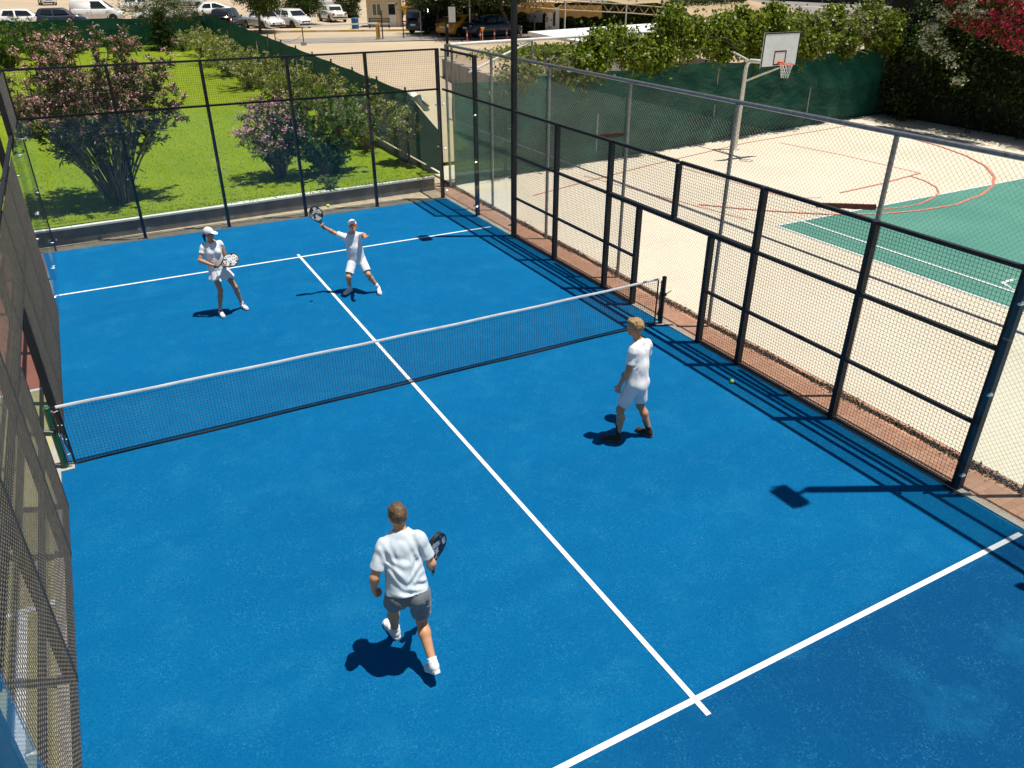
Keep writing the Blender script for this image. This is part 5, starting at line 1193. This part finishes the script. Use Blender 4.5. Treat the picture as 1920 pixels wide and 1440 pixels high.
_t=NT('orange_mirror_lens'); LENS_O=_t.done(_t.bsdf((.80,.10,.012),.15,.35,spec=.7)); _t=NT('black_lens'); LENS_K=_t.done(_t.bsdf((.008,.008,.009),.08,spec=.8)); EYE=var_mat('eye_white',(.6,.6,.6),(.7,.7,.7),20,.2)

def hand(S,w,d,n,side,curl=.6,s=1.0,thumb=.6,spread=1.0):
    """palm, four curled fingers of unequal length and an opposed thumb. d: to the knuckles, n: the way the palm faces"""
    d=un(d); n=un(A3(n)-d*(A3(n)@d)); l=np.cross(d,n)*side     # l: towards the thumb
    w=A3(w)
    for q in (-.030,-.010,.010,.028): S.cap(w+l*q*.5*s,w+d*.085*s+l*q*s,.016*s,.0135*s,.012*s)
    S.cap(w+d*.02*s+n*.006*s,w+d*.06*s+l*.012*s+n*.01*s,.017*s,.016*s,.012*s)
    for q,L,r in ((.030,.078,.0088),(.010,.088,.0090),(-.011,.082,.0088),(-.031,.064,.0078)):
        p=w+d*.085*s+l*q*s*spread; dd=d.copy(); a=0
        for f,c in ((.46,curl*1.0),(.31,curl*1.25),(.23,curl*.8)):
            a+=c; dd=d*math.cos(a)+n*math.sin(a); p2=p+dd*L*f*s; S.cap(p,p2,r*s,r*.92*s,.004*s); p=p2
    p=w+d*.022*s+l*.026*s; t1=un(l*.75+d*.62+n*.25*thumb*2); p2=p+t1*.045*s; S.cap(w+d*.01*s+l*.012*s,p,.015*s,.0135*s,.01*s); S.cap(p,p2,.0125*s,.0105*s,.006*s); t2=un(d*.75+n*.6*thumb*1.6+l*.1); S.cap(p2,p2+t2*.032*s,.0102*s,.0085*s,.004*s)
def person(J,H,label,skin,hf,hu=(0,0,1),fem=False,h=.0065,hands={},foot={},shirt=WHITE_C,shorts=WHITE_C,short_len=.62,skirt=False,hair=None,hairstyle='short',capm=None,lens=None,sock=WHITE_C,sockh=.12,shoe=SHWHITE,sole=SOLEW,sleeve=.62,fold=None,belly=0.0,shoe_tongue=None,hem=.10,brim=.30):
    s=H/1.8; J={k:A3(v) for k,v in J.items()}
    base=((J['la']+J['ra'])/2)*np.array((1,1,0)); t=empty('person',tuple(base),label=label,cat='person')
    u=un(J['neck']-J['pel']); r=J['rs']-J['ls']; r=un(r-u*(r@u)); f=np.cross(u,r)
    rp=J['rh']-J['lh']; up_=A3((0,0,1)); rp=un(rp-up_*(rp@up_)); fp=np.cross(up_,rp)
    T=np.array((r,f,u)); Tp=np.array((rp,fp,up_))
    hu=un(hu); hf=A3(hf); hf=un(hf-hu*(hf@hu)); hr=np.cross(hf,hu); Hd=np.array((hr,hf,hu)); hc=J['head']
    allp=np.array(list(J.values())); lo=allp.min(0)-.30*s; hi=allp.max(0)+.30*s; lo[2]=-.02
    L=lambda a,b,x:J[a]+(J[b]-J[a])*x
    tor=.92 if fem else 1.0; ch=J['pel']+(J['neck']-J['pel'])*.70; ab=J['pel']+(J['neck']-J['pel'])*.34
    def torso(S,g=0.0,k=.05):
        S.ell(ch+f*.008*s,T,A3((.155*tor,.100,.185))*s+g,k); S.ell(ab+f*(.006+belly*.5)*s,T,A3((.130*tor*(.93 if fem else 1)+belly*.3,.092+belly,.165))*s+g,k)
        S.ell(J['pel']+up_*.01*s,Tp,A3((.150 if not fem else .155,.105,.115))*s+g,k)
        S.cap(J['ls']-u*.015*s,J['rs']-u*.015*s,.046*s*tor+g*.6,.046*s*tor+g*.6,k)
        for q in ('ls','rs'): S.cap(J['neck']-u*.005*s,J[q]-u*.012*s,.052*s*tor+g*.5,.044*s*tor+g*.6,.05)
        if fem:
            for q in (-1,1): S.ell(ch+r*q*.062*s+f*.085*s-u*.02*s,T,A3((.055,.045,.055))*s+g,.03)
    # ---- body
    B=SDF(lo,hi,h); torso(B)
    for q in (-1,1): B.ell(J['pel']+rp*q*.07*s-fp*.06*s-up_*.02*s,Tp,A3((.075,.07,.085))*s,.04)
    tf=.92 if fem else 1.0
    for a,sd in (('l',-1),('r',1)):
        B.cap(J[a+'s'],J[a+'e'],.052*s*tf*tf,.038*s*tf,.03); m_=L(a+'e',a+'w',.3); B.cap(J[a+'e'],m_,.038*s*tf,.041*s*tf,.02); B.cap(m_,J[a+'w'],.041*s*tf,.025*s*tf,.02)
        B.cap(J[a+'h']+up_*.02*s,J[a+'k'],.088*s*tf,.052*s*tf,.04)
        kd_=un(J[a+'a']-J[a+'k']); th_=un(J[a+'k']-J[a+'h']); bk=-fp-kd_*(-fp@kd_); bk=un(bk); cm=L(a+'k',a+'a',.30)+bk*.016*s
        B.ell(J[a+'k']-bk*.012*s,Tp,A3((.048,.048,.055))*s*tf,.03); B.cap(J[a+'k'],cm,.047*s*tf,.056*s*tf,.025); B.cap(cm,J[a+'a'],.055*s*tf,.032*s*tf,.025)
        F_=foot[a]; fd=un(F_['dir']); B.cap(J[a+'a'],J[a+'a']+fd*.06*s-un(F_.get('up',(0,0,1)))*.035*s,.033*s,.03*s,.02)
        Hn=hands[a]; hand(B,J[a+'w'],Hn['d'],Hn['n'],Hn.get('side',sd),Hn.get('curl',.6),s*(.92 if fem else 1.0),Hn.get('thumb',.6),Hn.get('spread',1.0))
    ns=.80 if fem else 1.0
    B.cap(J['neck']-u*.03*s,hc-hu*.05*s-hf*.012*s,.056*s*ns,.050*s*ns,.03)
    hs=s*(.97 if fem else 1.0)
    B.ell(hc+hu*.030*hs-hf*.012*hs,Hd,A3((.074,.093,.086))*hs,.02); B.ell(hc-hu*.045*hs+hf*.020*hs,Hd,A3((.056,.066,.072))*hs,.03); B.ell(hc-hu*.098*hs+hf*.060*hs,Hd,A3((.024,.022,.020))*hs,.025)
    B.cap(hc-hr*.033*hs+hu*.022*hs+hf*.074*hs,hc+hr*.033*hs+hu*.022*hs+hf*.074*hs,.012*hs,.012*hs,.012)
    for q in (-1,1):
        B.ell(hc+hr*q*.031*hs+hu*.004*hs+hf*.092*hs,Hd,A3((.017,.014,.011))*hs,.0,sub=True)
        B.ell(hc+hr*q*.074*hs-hu*.010*hs-hf*.010*hs,Hd,A3((.011,.021,.033))*hs,.008); B.ell(hc+hr*q*.036*hs-hu*.030*hs+hf*.066*hs,Hd,A3((.022,.02,.02))*hs,.02)
    B.cap(hc+hu*.012*hs+hf*.080*hs,hc-hu*.030*hs+hf*.102*hs,.008*hs,.0125*hs,.010)
    B.cap(hc-hr*.020*hs-hu*.060*hs+hf*.082*hs,hc+hr*.020*hs-hu*.060*hs+hf*.082*hs,.0075*hs,.0075*hs,.006)
    body=wlink('body',B.mesh('body'),skin,t,smooth=True); del B
    for q in (-1,1):
        b=MB(); c=hc+hr*q*.031*hs+hu*.004*hs+hf*.074*hs; b.lathe(tuple(c-A3((0,0,.011*hs))),[(.004*hs,0),(.009*hs,.004*hs),(.0115*hs,.011*hs),(.009*hs,.018*hs),(.004*hs,.022*hs)],10); b.build('eye',EYE,t,smooth=True,world=True)
    # ---- shirt
    g=.016*s if not fem else .013*s
    pts=np.array([J['neck'],J['pel'],L('ls','le',sleeve),L('rs','re',sleeve),J['ls'],J['rs']]); S=SDF(pts.min(0)-.26*s,pts.max(0)+.26*s,h*1.05)
    torso(S,g,.032)
    for q in (-1,1): S.ell(J['pel']+rp*q*.072*s-fp*.060*s-up_*.01*s,Tp,A3((.080,.080,.090))*s+g*.4,.04)
    hemp=J['pel']-u*hem*s
    for a in 'lr': S.cap(ch+(J[a+'s']-ch)*.30,J[a+'h']+up_*.02*s,.082*s+g,.078*s+g*.8,.05)
    S.cap(L('ls','lh',.5)*.5+L('rs','rh',.5)*.5,hemp,.135*s*tor,.138*s*tor+belly*.5,.06)
    S.cut(hemp,-u*1.0)
    for a in 'lr':
        e_=L(a+'s',a+'e',sleeve); d_=un(J[a+'e']-J[a+'s']); Q=SDF(np.minimum(J[a+'s'],e_)-.16*s,np.maximum(J[a+'s'],e_)+.16*s,h*1.05)
        # place Q into S by sampling on the same lattice
        o=np.round((Q.lo-S.lo)/S.h).astype(int); 
        Q2=SDF(S.lo+S.h*o,S.lo+S.h*(o+Q.n-1),S.h); Q2.cap(J[a+'s']-d_*.03*s,e_+d_*.05*s,.050*s*tf+g*.4,(.059 if not fem else .046)*s+g*.3,.02); Q2.cut(e_,d_); Q2.cap(e_-d_*.03*s,e_+d_*.06*s,.047*s*tf,.052*s*tf,0,sub=True)
        a0=np.maximum(o,0); a1=np.minimum(o+Q2.n,S.n); sl=tuple(slice(i,j) for i,j in zip(a0,a1)); sq_=tuple(slice(i-k_,j-k_) for i,j,k_ in zip(a0,a1,o))
        A_=S.F[sl]; D_=Q2.F[sq_]; k_=.02; hh=np.clip(.5+.5*(A_-D_)/k_,0,1); S.F[sl]=A_*(1-hh)+D_*hh-k_*hh*(1-hh)
    def wr(P):
        q=(P-J['pel'].astype(np.float32)); x=q@r.astype(np.float32); y=q@f.astype(np.float32); z=q@u.astype(np.float32)
        W=np.stack([x,y,z],-1)
        n1=vnoise(W*np.array((1.0,1,.45),np.float32)+3,9/s); n2=vnoise(W*np.array((1.0,1,.6),np.float32)+np.stack([n1*0.25]*3,-1)+9,20/s)
        d=.014*s*n1+.009*s*n2
        if fold is not None: d=d+fold(x/s,y/s,z/s)*s
        return d
    S.warp(wr)
    S.cut(hemp,-u)
    # neck opening and hollow cuffs
    nb=J['neck']; S.cap(nb-u*.02*s+f*.02*s,nb+u*.14*s+(hc-nb)*.6,.066*s*ns,.095*s,.0,sub=True)
    wlink('shirt',S.mesh('shirt'),shirt,t,smooth=True)
    # ---- shorts or skirt
    hemk={a:L(a+'h',a+'k',short_len) for a in 'lr'}; pts=np.array([J['pel'],hemk['l'],hemk['r'],J['lh'],J['rh']]); S=SDF(pts.min(0)-.26*s,pts.max(0)+.24*s,h*1.05)
    if not skirt:
        S.ell(J['pel']+up_*.02*s,Tp,A3((.158,.118+belly*.5,.13))*s,.04)
        for q in (-1,1): S.ell(J['pel']+rp*q*.072*s-fp*.062*s-up_*.02*s,Tp,A3((.085,.08,.095))*s,.04)
        for a in 'lr':
            d_=un(J[a+'k']-J[a+'h']); S.cap(J[a+'h']+up_*.0*s,hemk[a]+d_*.04*s,.102*s,.090*s if not fem else .085*s,.035)
        def wr2(P):
            q=P-J['pel'].astype(np.float32); n1=vnoise(q*np.array((1,1,.5),np.float32)+5,11/s); n2=vnoise(q+np.stack([n1*.2]*3,-1)+2,24/s); return .012*s*n1+.007*s*n2
        S.warp(wr2)
        for a in 'lr':
            d_=un(J[a+'k']-J[a+'h']); e_=hemk[a]; sl,P=S.all(); ax=(P-e_.astype(np.float32))@d_.astype(np.float32)
            oth='r' if a=='l' else 'l'; near=np.linalg.norm(P-e_.astype(np.float32),axis=-1)<np.linalg.norm(P-hemk[oth].astype(np.float32),axis=-1)
            S.F[sl]=np.where(near,np.maximum(S.F[sl],ax),S.F[sl]); S.cap(e_-d_*.05*s,e_+d_*.08*s,.070*s*tf,.078*s*tf,0,sub=True)
        S.cut(J['pel']+u*.10*s,u); wlink('shorts',S.mesh('shorts'),shorts,t,smooth=True)
    else:
        S.ell(J['pel']+up_*.03*s,Tp,A3((.158,.115,.12))*s,.03)
        ax0=J['pel']+up_*.08*s; zlow=min(hemk['l'][2],hemk['r'][2])
        cen=(hemk['l']+hemk['r'])/2
        sl,P=S.all(); tt=np.clip((ax0[2]-P[...,2])/(ax0[2]-zlow),0,1.1)
        cx=ax0[0]+(cen[0]-ax0[0])*tt; cy=ax0[1]+(cen[1]-ax0[1])*tt; dx=P[...,0]-cx; dy=P[...,1]-cy; lx_=dx*rp[0]+dy*rp[1]; ly_=dx*fp[0]+dy*fp[1]
        th_=np.arctan2(ly_,lx_); rr=np.sqrt((lx_/1.22)**2+(ly_/.92)**2)
        R_=(.118+.085*tt)*s*(1+.055*tt*np.sin(11*th_+.8)+.035*tt*np.sin(17*th_)); d=(rr-R_)*.8
        d=np.maximum(d,(zlow+.012*np.sin(9*th_)-P[...,2])); d=np.maximum(d,P[...,2]-ax0[2]); S.F[sl]=np.minimum(S.F[sl],d.astype(np.float32))
        inner=(rr-R_+.012*s); S.F[sl]=np.maximum(S.F[sl],-np.maximum(inner,P[...,2]-(zlow+.10*s)).astype(np.float32))
        wlink('skirt',S.mesh('skirt'),shorts,t,smooth=True)
    # ---- socks, shoes
    for a in 'lr':
        F_=foot[a]; fd=un(F_['dir']); fu=un(F_.get('up',(0,0,1))); fu=un(fu-fd*(fu@fd)); fl=np.cross(fd,fu); an=J[a+'a']; fs=s*(.93 if fem else 1.0)
        d_=un(J[a+'k']-an); b=MB(); 
        b.tube([an-d_*.03*s,an+d_*sockh*.5*s,an+d_*sockh*s],[.043*s*tf,.041*s*tf,.046*s*tf],16,caps=True); b.build('sock',sock,t,smooth=True,world=True)
        heel=an-fd*.055*fs-fu*(.085*fs); Rf=np.array((fl,fd,fu))
        Q=SDF(heel-.16,heel+fd*.26+.16 if True else 0,.006); Q=SDF(np.minimum(heel,heel+fd*.29)-.10,np.maximum(heel,heel+fd*.29)+.12,.0055)
        Q.ell(heel+fd*.048*fs+fu*.052*fs,Rf,A3((.040,.052,.052))*fs,.02); Q.ell(heel+fd*.13*fs+fu*.045*fs,Rf,A3((.044,.075,.042))*fs,.03); Q.ell(heel+fd*.215*fs+fu*.034*fs,Rf,A3((.048,.068,.030))*fs,.03)
        Q.cap(an-fu*.02*fs,an+d_*.015*s,.046*fs,.044*fs,.02); Q.cut(heel+fu*.020*fs,-fu); Q.cap(an+d_*.0*s,an+d_*.06*s,.036*fs,.040*fs,0,sub=True)
        sh_=wlink('shoe',Q.mesh('shoe'),shoe,t,smooth=True)
        ol=[(.030*math.sin(p_)*1.0,-.003) for p_ in ()]
        oz=[(0,-.004),(.026,.0),(.038,.03),(.040,.08),(.040,.14),(.050,.20),(.044,.26),(.022,.288),(0,.293)]
        poly=[(x*fs,y*fs) for x,y in oz]+[(-x*fs,y*fs) for x,y in reversed(oz[1:-1])]
        b=MB(); b.prism(poly,fl,fd,fu*.024*fs,heel); so_=b.build('sole',sole,sh_,world=False); so_.matrix_parent_inverse=wm(sh_).inverted()
        if shoe_tongue is not None:
            b=MB(); b.tube([an+d_*.012*s-fu*.0*fs,an+d_*.03*s],[.050*fs,.049*fs],14,caps=False); b.tube([heel+fd*.125*fs+fu*.086*fs,heel+fd*.16*fs+fu*.076*fs],[.016*fs,.012*fs],8); k_=b.build('collar',shoe_tongue,sh_); k_.matrix_parent_inverse=wm(sh_).inverted()
    # ---- hair, cap, glasses
    cc=hc+hu*.030*hs-hf*.012*hs
    if hair is not None:
        S=SDF(hc-.22*s,hc+.22*s,.005)
        if hairstyle in('short','crop'):
            g2=.010 if hairstyle=='crop' else .020; S.ell(cc+hu*.004*hs,Hd,A3((.074+g2*.8,.093+g2,.086+g2))*hs,.01)
            if hairstyle=='short': S.ell(cc+hf*.045*hs+hu*.065*hs-hr*.02*hs,Hd,A3((.062,.055,.036))*hs,.03)
            sl,P=S.all(); q=(P-hc.astype(np.float32)); a_=q@hf.astype(np.float32); b_=q@hu.astype(np.float32)
            lim=np.where(a_>.035*hs,.058*hs+.0*a_,np.where(a_>-.02*hs,.012*hs+ (a_+.02*hs)*.75,-.055*hs-.02*hs*(a_<-.05))); S.F[sl]=np.maximum(S.F[sl],(lim-b_).astype(np.float32)*.8)
            for q_ in (-1,1): S.ell(hc+hr*q_*.085*hs-hu*.012*hs-hf*.010*hs,Hd,A3((.022,.024,.034))*hs,0,sub=True)
        else:
            S.ell(cc-hf*.012*hs-hu*.01*hs,Hd,A3((.082,.096,.092))*hs,.01); sl,P=S.all(); q=(P-hc.astype(np.float32)); a_=q@hf.astype(np.float32); b_=q@hu.astype(np.float32); S.F[sl]=np.maximum(S.F[sl],np.maximum(a_-.022*hs-np.maximum(b_-.05,0)*2,-.07*hs-b_).astype(np.float32))
            if hairstyle=='ponytail': S.cap(hc-hf*.10*hs+hu*.01*hs,hc-hf*.125*hs-hu*.06*hs,.022*hs,.03*hs,.02); S.cap(hc-hf*.125*hs-hu*.06*hs,hc-hf*.11*hs-hu*.17*hs,.03*hs,.016*hs,.02)
        S.warp(lambda P:(.016 if hairstyle=='short' else .010)*vnoise(P*np.array((1,1,.5),np.float32),60)+(.022 if hairstyle=='short' else .010)*vnoise(P,26)); wlink('hair',S.mesh('hair'),hair,t,smooth=True)
    if capm is not None:
        S=SDF(hc-.30*s,hc+.30*s,.005); S.ell(cc+hu*.006*hs,Hd,A3((.088,.106,.104))*hs,.0); S.cut(cc-hu*.012*hs+hf*0,-(hu-hf*.10)); 
        tb=un(hf-hu*brim); Rb=np.array((hr,tb,np.cross(hr,tb))); S.ell(cc+hf*.118*hs+hu*(.005+.10*(.30-brim))*hs,Rb,A3((.072,.080,.007))*hs,.008); S.ell(cc+hu*.108*hs,Hd,A3((.009,.009,.006))*hs,.004)
        wlink('cap',S.mesh('cap'),capm,t,smooth=True)
    if lens is not None:
        S=SDF(hc-.2*s,hc+.2*s,.004)
        for q in (-1,1): S.ell(hc+hr*q*.033*hs+hu*.006*hs+hf*.088*hs,Hd,A3((.031,.014,.023))*hs,.01); S.cap(hc+hr*q*.060*hs+hu*.010*hs+hf*.075*hs,hc+hr*q*.078*hs+hu*.008*hs-hf*.005*hs,.0045*hs,.004*hs,.004)
        wlink('sunglasses',S.mesh('sunglasses'),lens,t,smooth=True)
    return t
# ---- padel rackets
def racket_face(name,ca,cb,inv):
    t=NT(name); p=t.n('ShaderNodeTexCoord').outputs['Object']
    v=t.n('ShaderNodeTexVoronoi'); v.inputs['Scale'].default_value=26; v.inputs['Randomness'].default_value=.25; t.l(p,v.inputs['Vector'])
    dots=t.mapr(v.outputs['Distance'],.28,.34,1,0); big=t.noise(p,14,3); pat=t.mapr(big,.55,.58,0,1) if inv else t.mapr(big,.50,.53,0,1)
    c=t.mix(pat,ca,cb); c=t.mix(t.math('MULTIPLY',dots,.85),c,(.012,.012,.013)); return t.done(t.bsdf(c,.35,spec=.5))
RF_BLACK=racket_face('black_racket_face',(.014,.014,.016),(.62,.62,.60),False); RF_WHITE=racket_face('white_racket_face',(.70,.70,.68),(.05,.05,.055),True)
GRIP=cloth_mat('black_grip_tape',(.012,.012,.013),(.03,.03,.03))
def racket(grip,axis,normal,label,face,rimm,white_band=False):
    """grip: centre of the hand; axis: towards the head; normal: across the face"""
    ax=un(axis); nn=A3(normal); nn=un(nn-ax*(nn@ax)); sd=np.cross(ax,nn); o=A3(grip)
    t=empty('padel_racket',tuple(o),label=label,cat='racket')
    hc_=.235; W=.128; Hh=.155
    def outl(k): 
        P=[]
        for a in np.linspace(0,2*math.pi,40,endpoint=False):
            x=W*k*math.sin(a)*(1-.10*(math.cos(a)<0)*abs(math.cos(a))); y=-Hh*k*math.cos(a); P.append((x,hc_+y+.02))
        return P
    b=MB(); b.prism(outl(.90),sd,ax,nn*.034,o-nn*.017); b.build('face',face,t,world=True)
    b=MB(); A_=outl(1.0);B_=outl(.895); n=len(A_)
    for sg in (-1,1):
        for q in (A_,B_): b.v+=[tuple(o+sd*x+ax*y+nn*.0195*sg) for x,y in q]
    for i in range(n):
        j=(i+1)%n; b.f+=[(i,j,n+j,n+i),(2*n+i,3*n+i,3*n+j,2*n+j),(i,2*n+i,2*n+j,j),(n+i,n+j,3*n+j,3*n+i)]; b.mi+=[0]*4
    b.build('rim',rimm,t,world=True)
    b=MB()
    for q in (-1,1): b.tube([o+ax*.055,o+ax*.085+sd*q*.022,o+ax*.135+sd*q*.062],[.013,.012,.013],8)
    b.build('throat',rimm,t,world=True)
    b=MB(); b.tube([o-ax*.075,o-ax*.07,o+ax*.06],[.019,.0165,.0155],12); b.build('handle',GRIP,t,smooth=True,world=True)
    b=MB(); b.tube([o-ax*.078,o-ax*.10+sd*.02,o-ax*.13,o-ax*.10-sd*.02,o-ax*.078],.003,5); b.build('wrist_cord',GRIP,t,world=True)
    return t
# ------------------------------------------------------------------ the four players
# 1 near man walking away, pale shirt and grey shorts
def fold4(x,y,z):
    back=np.clip(-y*12,0,1); v=np.abs(x-.02+.035*np.sin(z*17))*1.35; d=z-.16-v*.55
    g=.009*np.sin(d*62+1.8*np.sin(x*21+z*9))*np.exp(-((z-.24)/.13)**2)*np.exp(-(x/.12)**2)
    g=g+.010*np.sin((z-.08+x*.45)*70)*np.exp(-((z-.05-x*.45)/.045)**2)
    g=g+.008*np.sin((x*1.6+z*.5)*55)*np.exp(-((z-.38)/.10)**2)*np.exp(-((np.abs(x)-.12)/.06)**2)
    return -g*back
m4=dict(head=(-2.075,-5.10,1.632),neck=(-2.085,-5.15,1.475),pel=(-2.12,-5.34,.935),ls=(-2.262,-5.17,1.400),rs=(-1.945,-5.25,1.420),le=(-2.385,-5.24,1.150),lw=(-2.375,-5.13,.905),re=(-1.868,-5.32,1.165),rw=(-1.81,-5.16,.955),lh=(-2.215,-5.30,.925),rh=(-2.025,-5.38,.925),lk=(-2.19,-5.05,.55),rk=(-1.995,-5.29,.50),la=(-2.15,-4.93,.11),ra=(-2.02,-5.60,.225))
person(m4,1.86,'man in pale blue white t-shirt and grey shorts walking away holding a racket',SK_FAIR,(.02,.97,-.1),(0,.12,1),hands={'l':dict(d=(.15,.35,-.9),n=(.9,.2,.1),curl=.75),'r':dict(d=(.45,.80,-.2),n=(-.6,.5,.2),curl=1.0,thumb=.9)},
 foot={'l':dict(dir=(-.10,.97,-.02),up=(0,.05,1)),'r':dict(dir=(-.03,.80,-.58),up=(0,.6,.8))},shirt=PALEB,shorts=GREYC,short_len=.72,hair=HAIR_B,hairstyle='crop',h=.006,fold=fold4,sleeve=.72,sockh=.055,shoe=SHWHITE,hem=-.02)
a4=un((.10,-.10,.99)); g4=AT(818,1024,1,-5.12)-a4*.255
racket(g4,a4,(.437,-.89,-.135),'black racket with white dotted face held by the man walking away',RF_BLACK,M['black'])
# 2 man on the right, seen from behind, white shirt and shorts, black socks
m3=dict(head=(2.115,-2.93,1.705),neck=(2.165,-2.985,1.510),pel=(2.125,-3.06,.945),ls=(2.005,-3.07,1.435),rs=(2.335,-2.955,1.42),le=(1.945,-3.085,1.165),lw=(1.868,-3.015,.925),re=(2.395,-2.90,1.165),rw=(2.425,-2.80,.93),lh=(2.04,-3.10,.935),rh=(2.205,-3.02,.935),lk=(1.915,-3.02,.535),rk=(2.275,-3.00,.50),la=(1.915,-3.01,.105),ra=(2.385,-3.115,.105))
person(m3,1.84,'blond man in white shirt and shorts with black socks standing right of the net',SK_BROWN,(-.62,.78,-.12),(-.05,.02,1),hands={'l':dict(d=(-.12,.15,-.95),n=(.8,.5,0),curl=.55),'r':dict(d=(-.1,.35,-.9),n=(-.8,-.2,.1),curl=1.0,thumb=.9)},
 foot={'l':dict(dir=(-.78,.62,0)),'r':dict(dir=(-.25,.97,0))},shirt=WHITE_C,shorts=WHITE_C,short_len=.80,hair=HAIR_BL,hairstyle='short',h=.0065,sleeve=.66,sock=BLKC,sockh=.19,shoe=SHBLK,sole=SOLED,belly=.015,hem=.08)
g3=A3(m3['rw'])+un((-.1,.35,-.9))*.085+A3((-.03,-.005,.0)); racket(g3,(.05,.80,-.5),(.6,.3,.8),'dark racket held low in front of the blond man',RF_BLACK,M['black'])
# 3 woman in white with cap
mg=dict(head=(-2.148,4.40,1.600),neck=(-2.135,4.43,1.420),pel=(-2.115,4.43,.905),ls=(-1.985,4.43,1.365),rs=(-2.290,4.445,1.345),le=(-1.935,4.42,1.10),re=(-2.405,4.37,1.135),lw=(-1.99,4.235,1.03),rw=(-2.195,4.22,1.045),lh=(-2.035,4.435,.895),rh=(-2.205,4.425,.895),lk=(-1.870,4.36,.515),rk=(-2.150,4.325,.505),la=(-1.785,4.50,.10),ra=(-2.222,4.34,.10))
person(mg,1.70,'woman in white cap, white t-shirt and short white skirt holding a white racket',SK_BROWN,(.80,-.56,-.25),(.02,-.08,1),fem=True,hands={'l':dict(d=(-.12,-.85,-.25),n=(-.6,.2,.6),curl=.7),'r':dict(d=(.80,-.35,-.30),n=(.25,.8,.4),curl=1.0,thumb=.9)},
 foot={'l':dict(dir=(.30,-.95,0)),'r':dict(dir=(.08,-1,0))},shirt=WHITE_C,shorts=WHITE_C,short_len=.42,skirt=True,hair=HAIR_D,hairstyle='ponytail',capm=WHITE_C,lens=LENS_K,sleeve=.46,sockh=.045,shoe=SHWHITE,shoe_tongue=BLKC,hem=.02,h=.0065)
gg=A3(mg['rw'])+un((.80,-.35,-.30))*.085+A3((.0,.02,.01)); racket(gg,(.93,.05,.28),(.12,-.80,.55),'white racket with black speckles held by the woman',RF_WHITE,M['black'])
# 4 man with orange glasses reaching for the ball
m2=dict(head=(.525,4.24,1.405),neck=(.515,4.31,1.225),pel=(.535,4.265,.72),ls=(.675,4.22,1.195),rs=(.345,4.29,1.195),le=(.655,3.96,1.265),re=(.175,4.44,1.265),lw=(.585,3.715,1.315),rw=(.000,4.405,1.405),lh=(.63,4.28,.71),rh=(.455,4.235,.71),lk=(.680,4.03,.425),rk=(.275,4.06,.44),la=(.870,4.03,.105),ra=(.355,4.31,.105))
person(m2,1.72,'man in white cap and orange sunglasses reaching up with a black racket',SK_FAIR,(-.20,-.86,.44),(0,.42,1),hands={'l':dict(d=(.10,-.9,.12),n=(-.3,.2,.9),curl=.18,thumb=.2,spread=1.25),'r':dict(d=(-.60,.0,.55),n=(.1,-.75,.3),curl=1.0,thumb=.9)},
 foot={'l':dict(dir=(-.20,-.97,0)),'r':dict(dir=(-.78,-.62,0))},shirt=WHITE_C,shorts=WHITE_C,short_len=.82,hair=HAIR_R,hairstyle='long',capm=WHITE_C,lens=LENS_O,sleeve=.62,sockh=.11,shoe=SHWHITE,belly=.02,hem=.12,h=.0065,brim=-.15)
g2=A3(m2['rw'])+un((-.60,.0,.55))*.075+A3((.01,-.025,.0)); racket(g2,(-.34,.10,.93),(-.15,-.80,.55),'black racket with white pattern raised by the man in orange sunglasses',RF_BLACK,M['black'])
# balls
BALL=var_mat('yellow_green_felt',(.50,.62,.03),(.60,.72,.06),60,.9,bump=.4,bscale=300)
def ball(loc,label):
    t=bmesh.new(); bmesh.ops.create_icosphere(t,subdivisions=3,radius=.0335); me=bpy.data.meshes.new('felt'); t.to_mesh(me); t.free()
    e=empty('tennis_ball',loc,label=label,cat='ball'); link('felt',me,BALL,e,smooth=True); b=MB(); pts=[]
    for a in np.linspace(0,2*math.pi,33): v=un((math.cos(a),math.sin(a),.62*math.cos(2*a))); pts.append(v*.0333)
    b.tube(pts,.0012,5,caps=False); b.build('seam',M['white'],e)
d_=AT(615,386,1,3.93); ball(tuple(d_),'yellow green ball in the air above the raised racket')
ball((4.55,-2.46,.012+.0335),'yellow green ball lying in the fence shadow by the right fence')
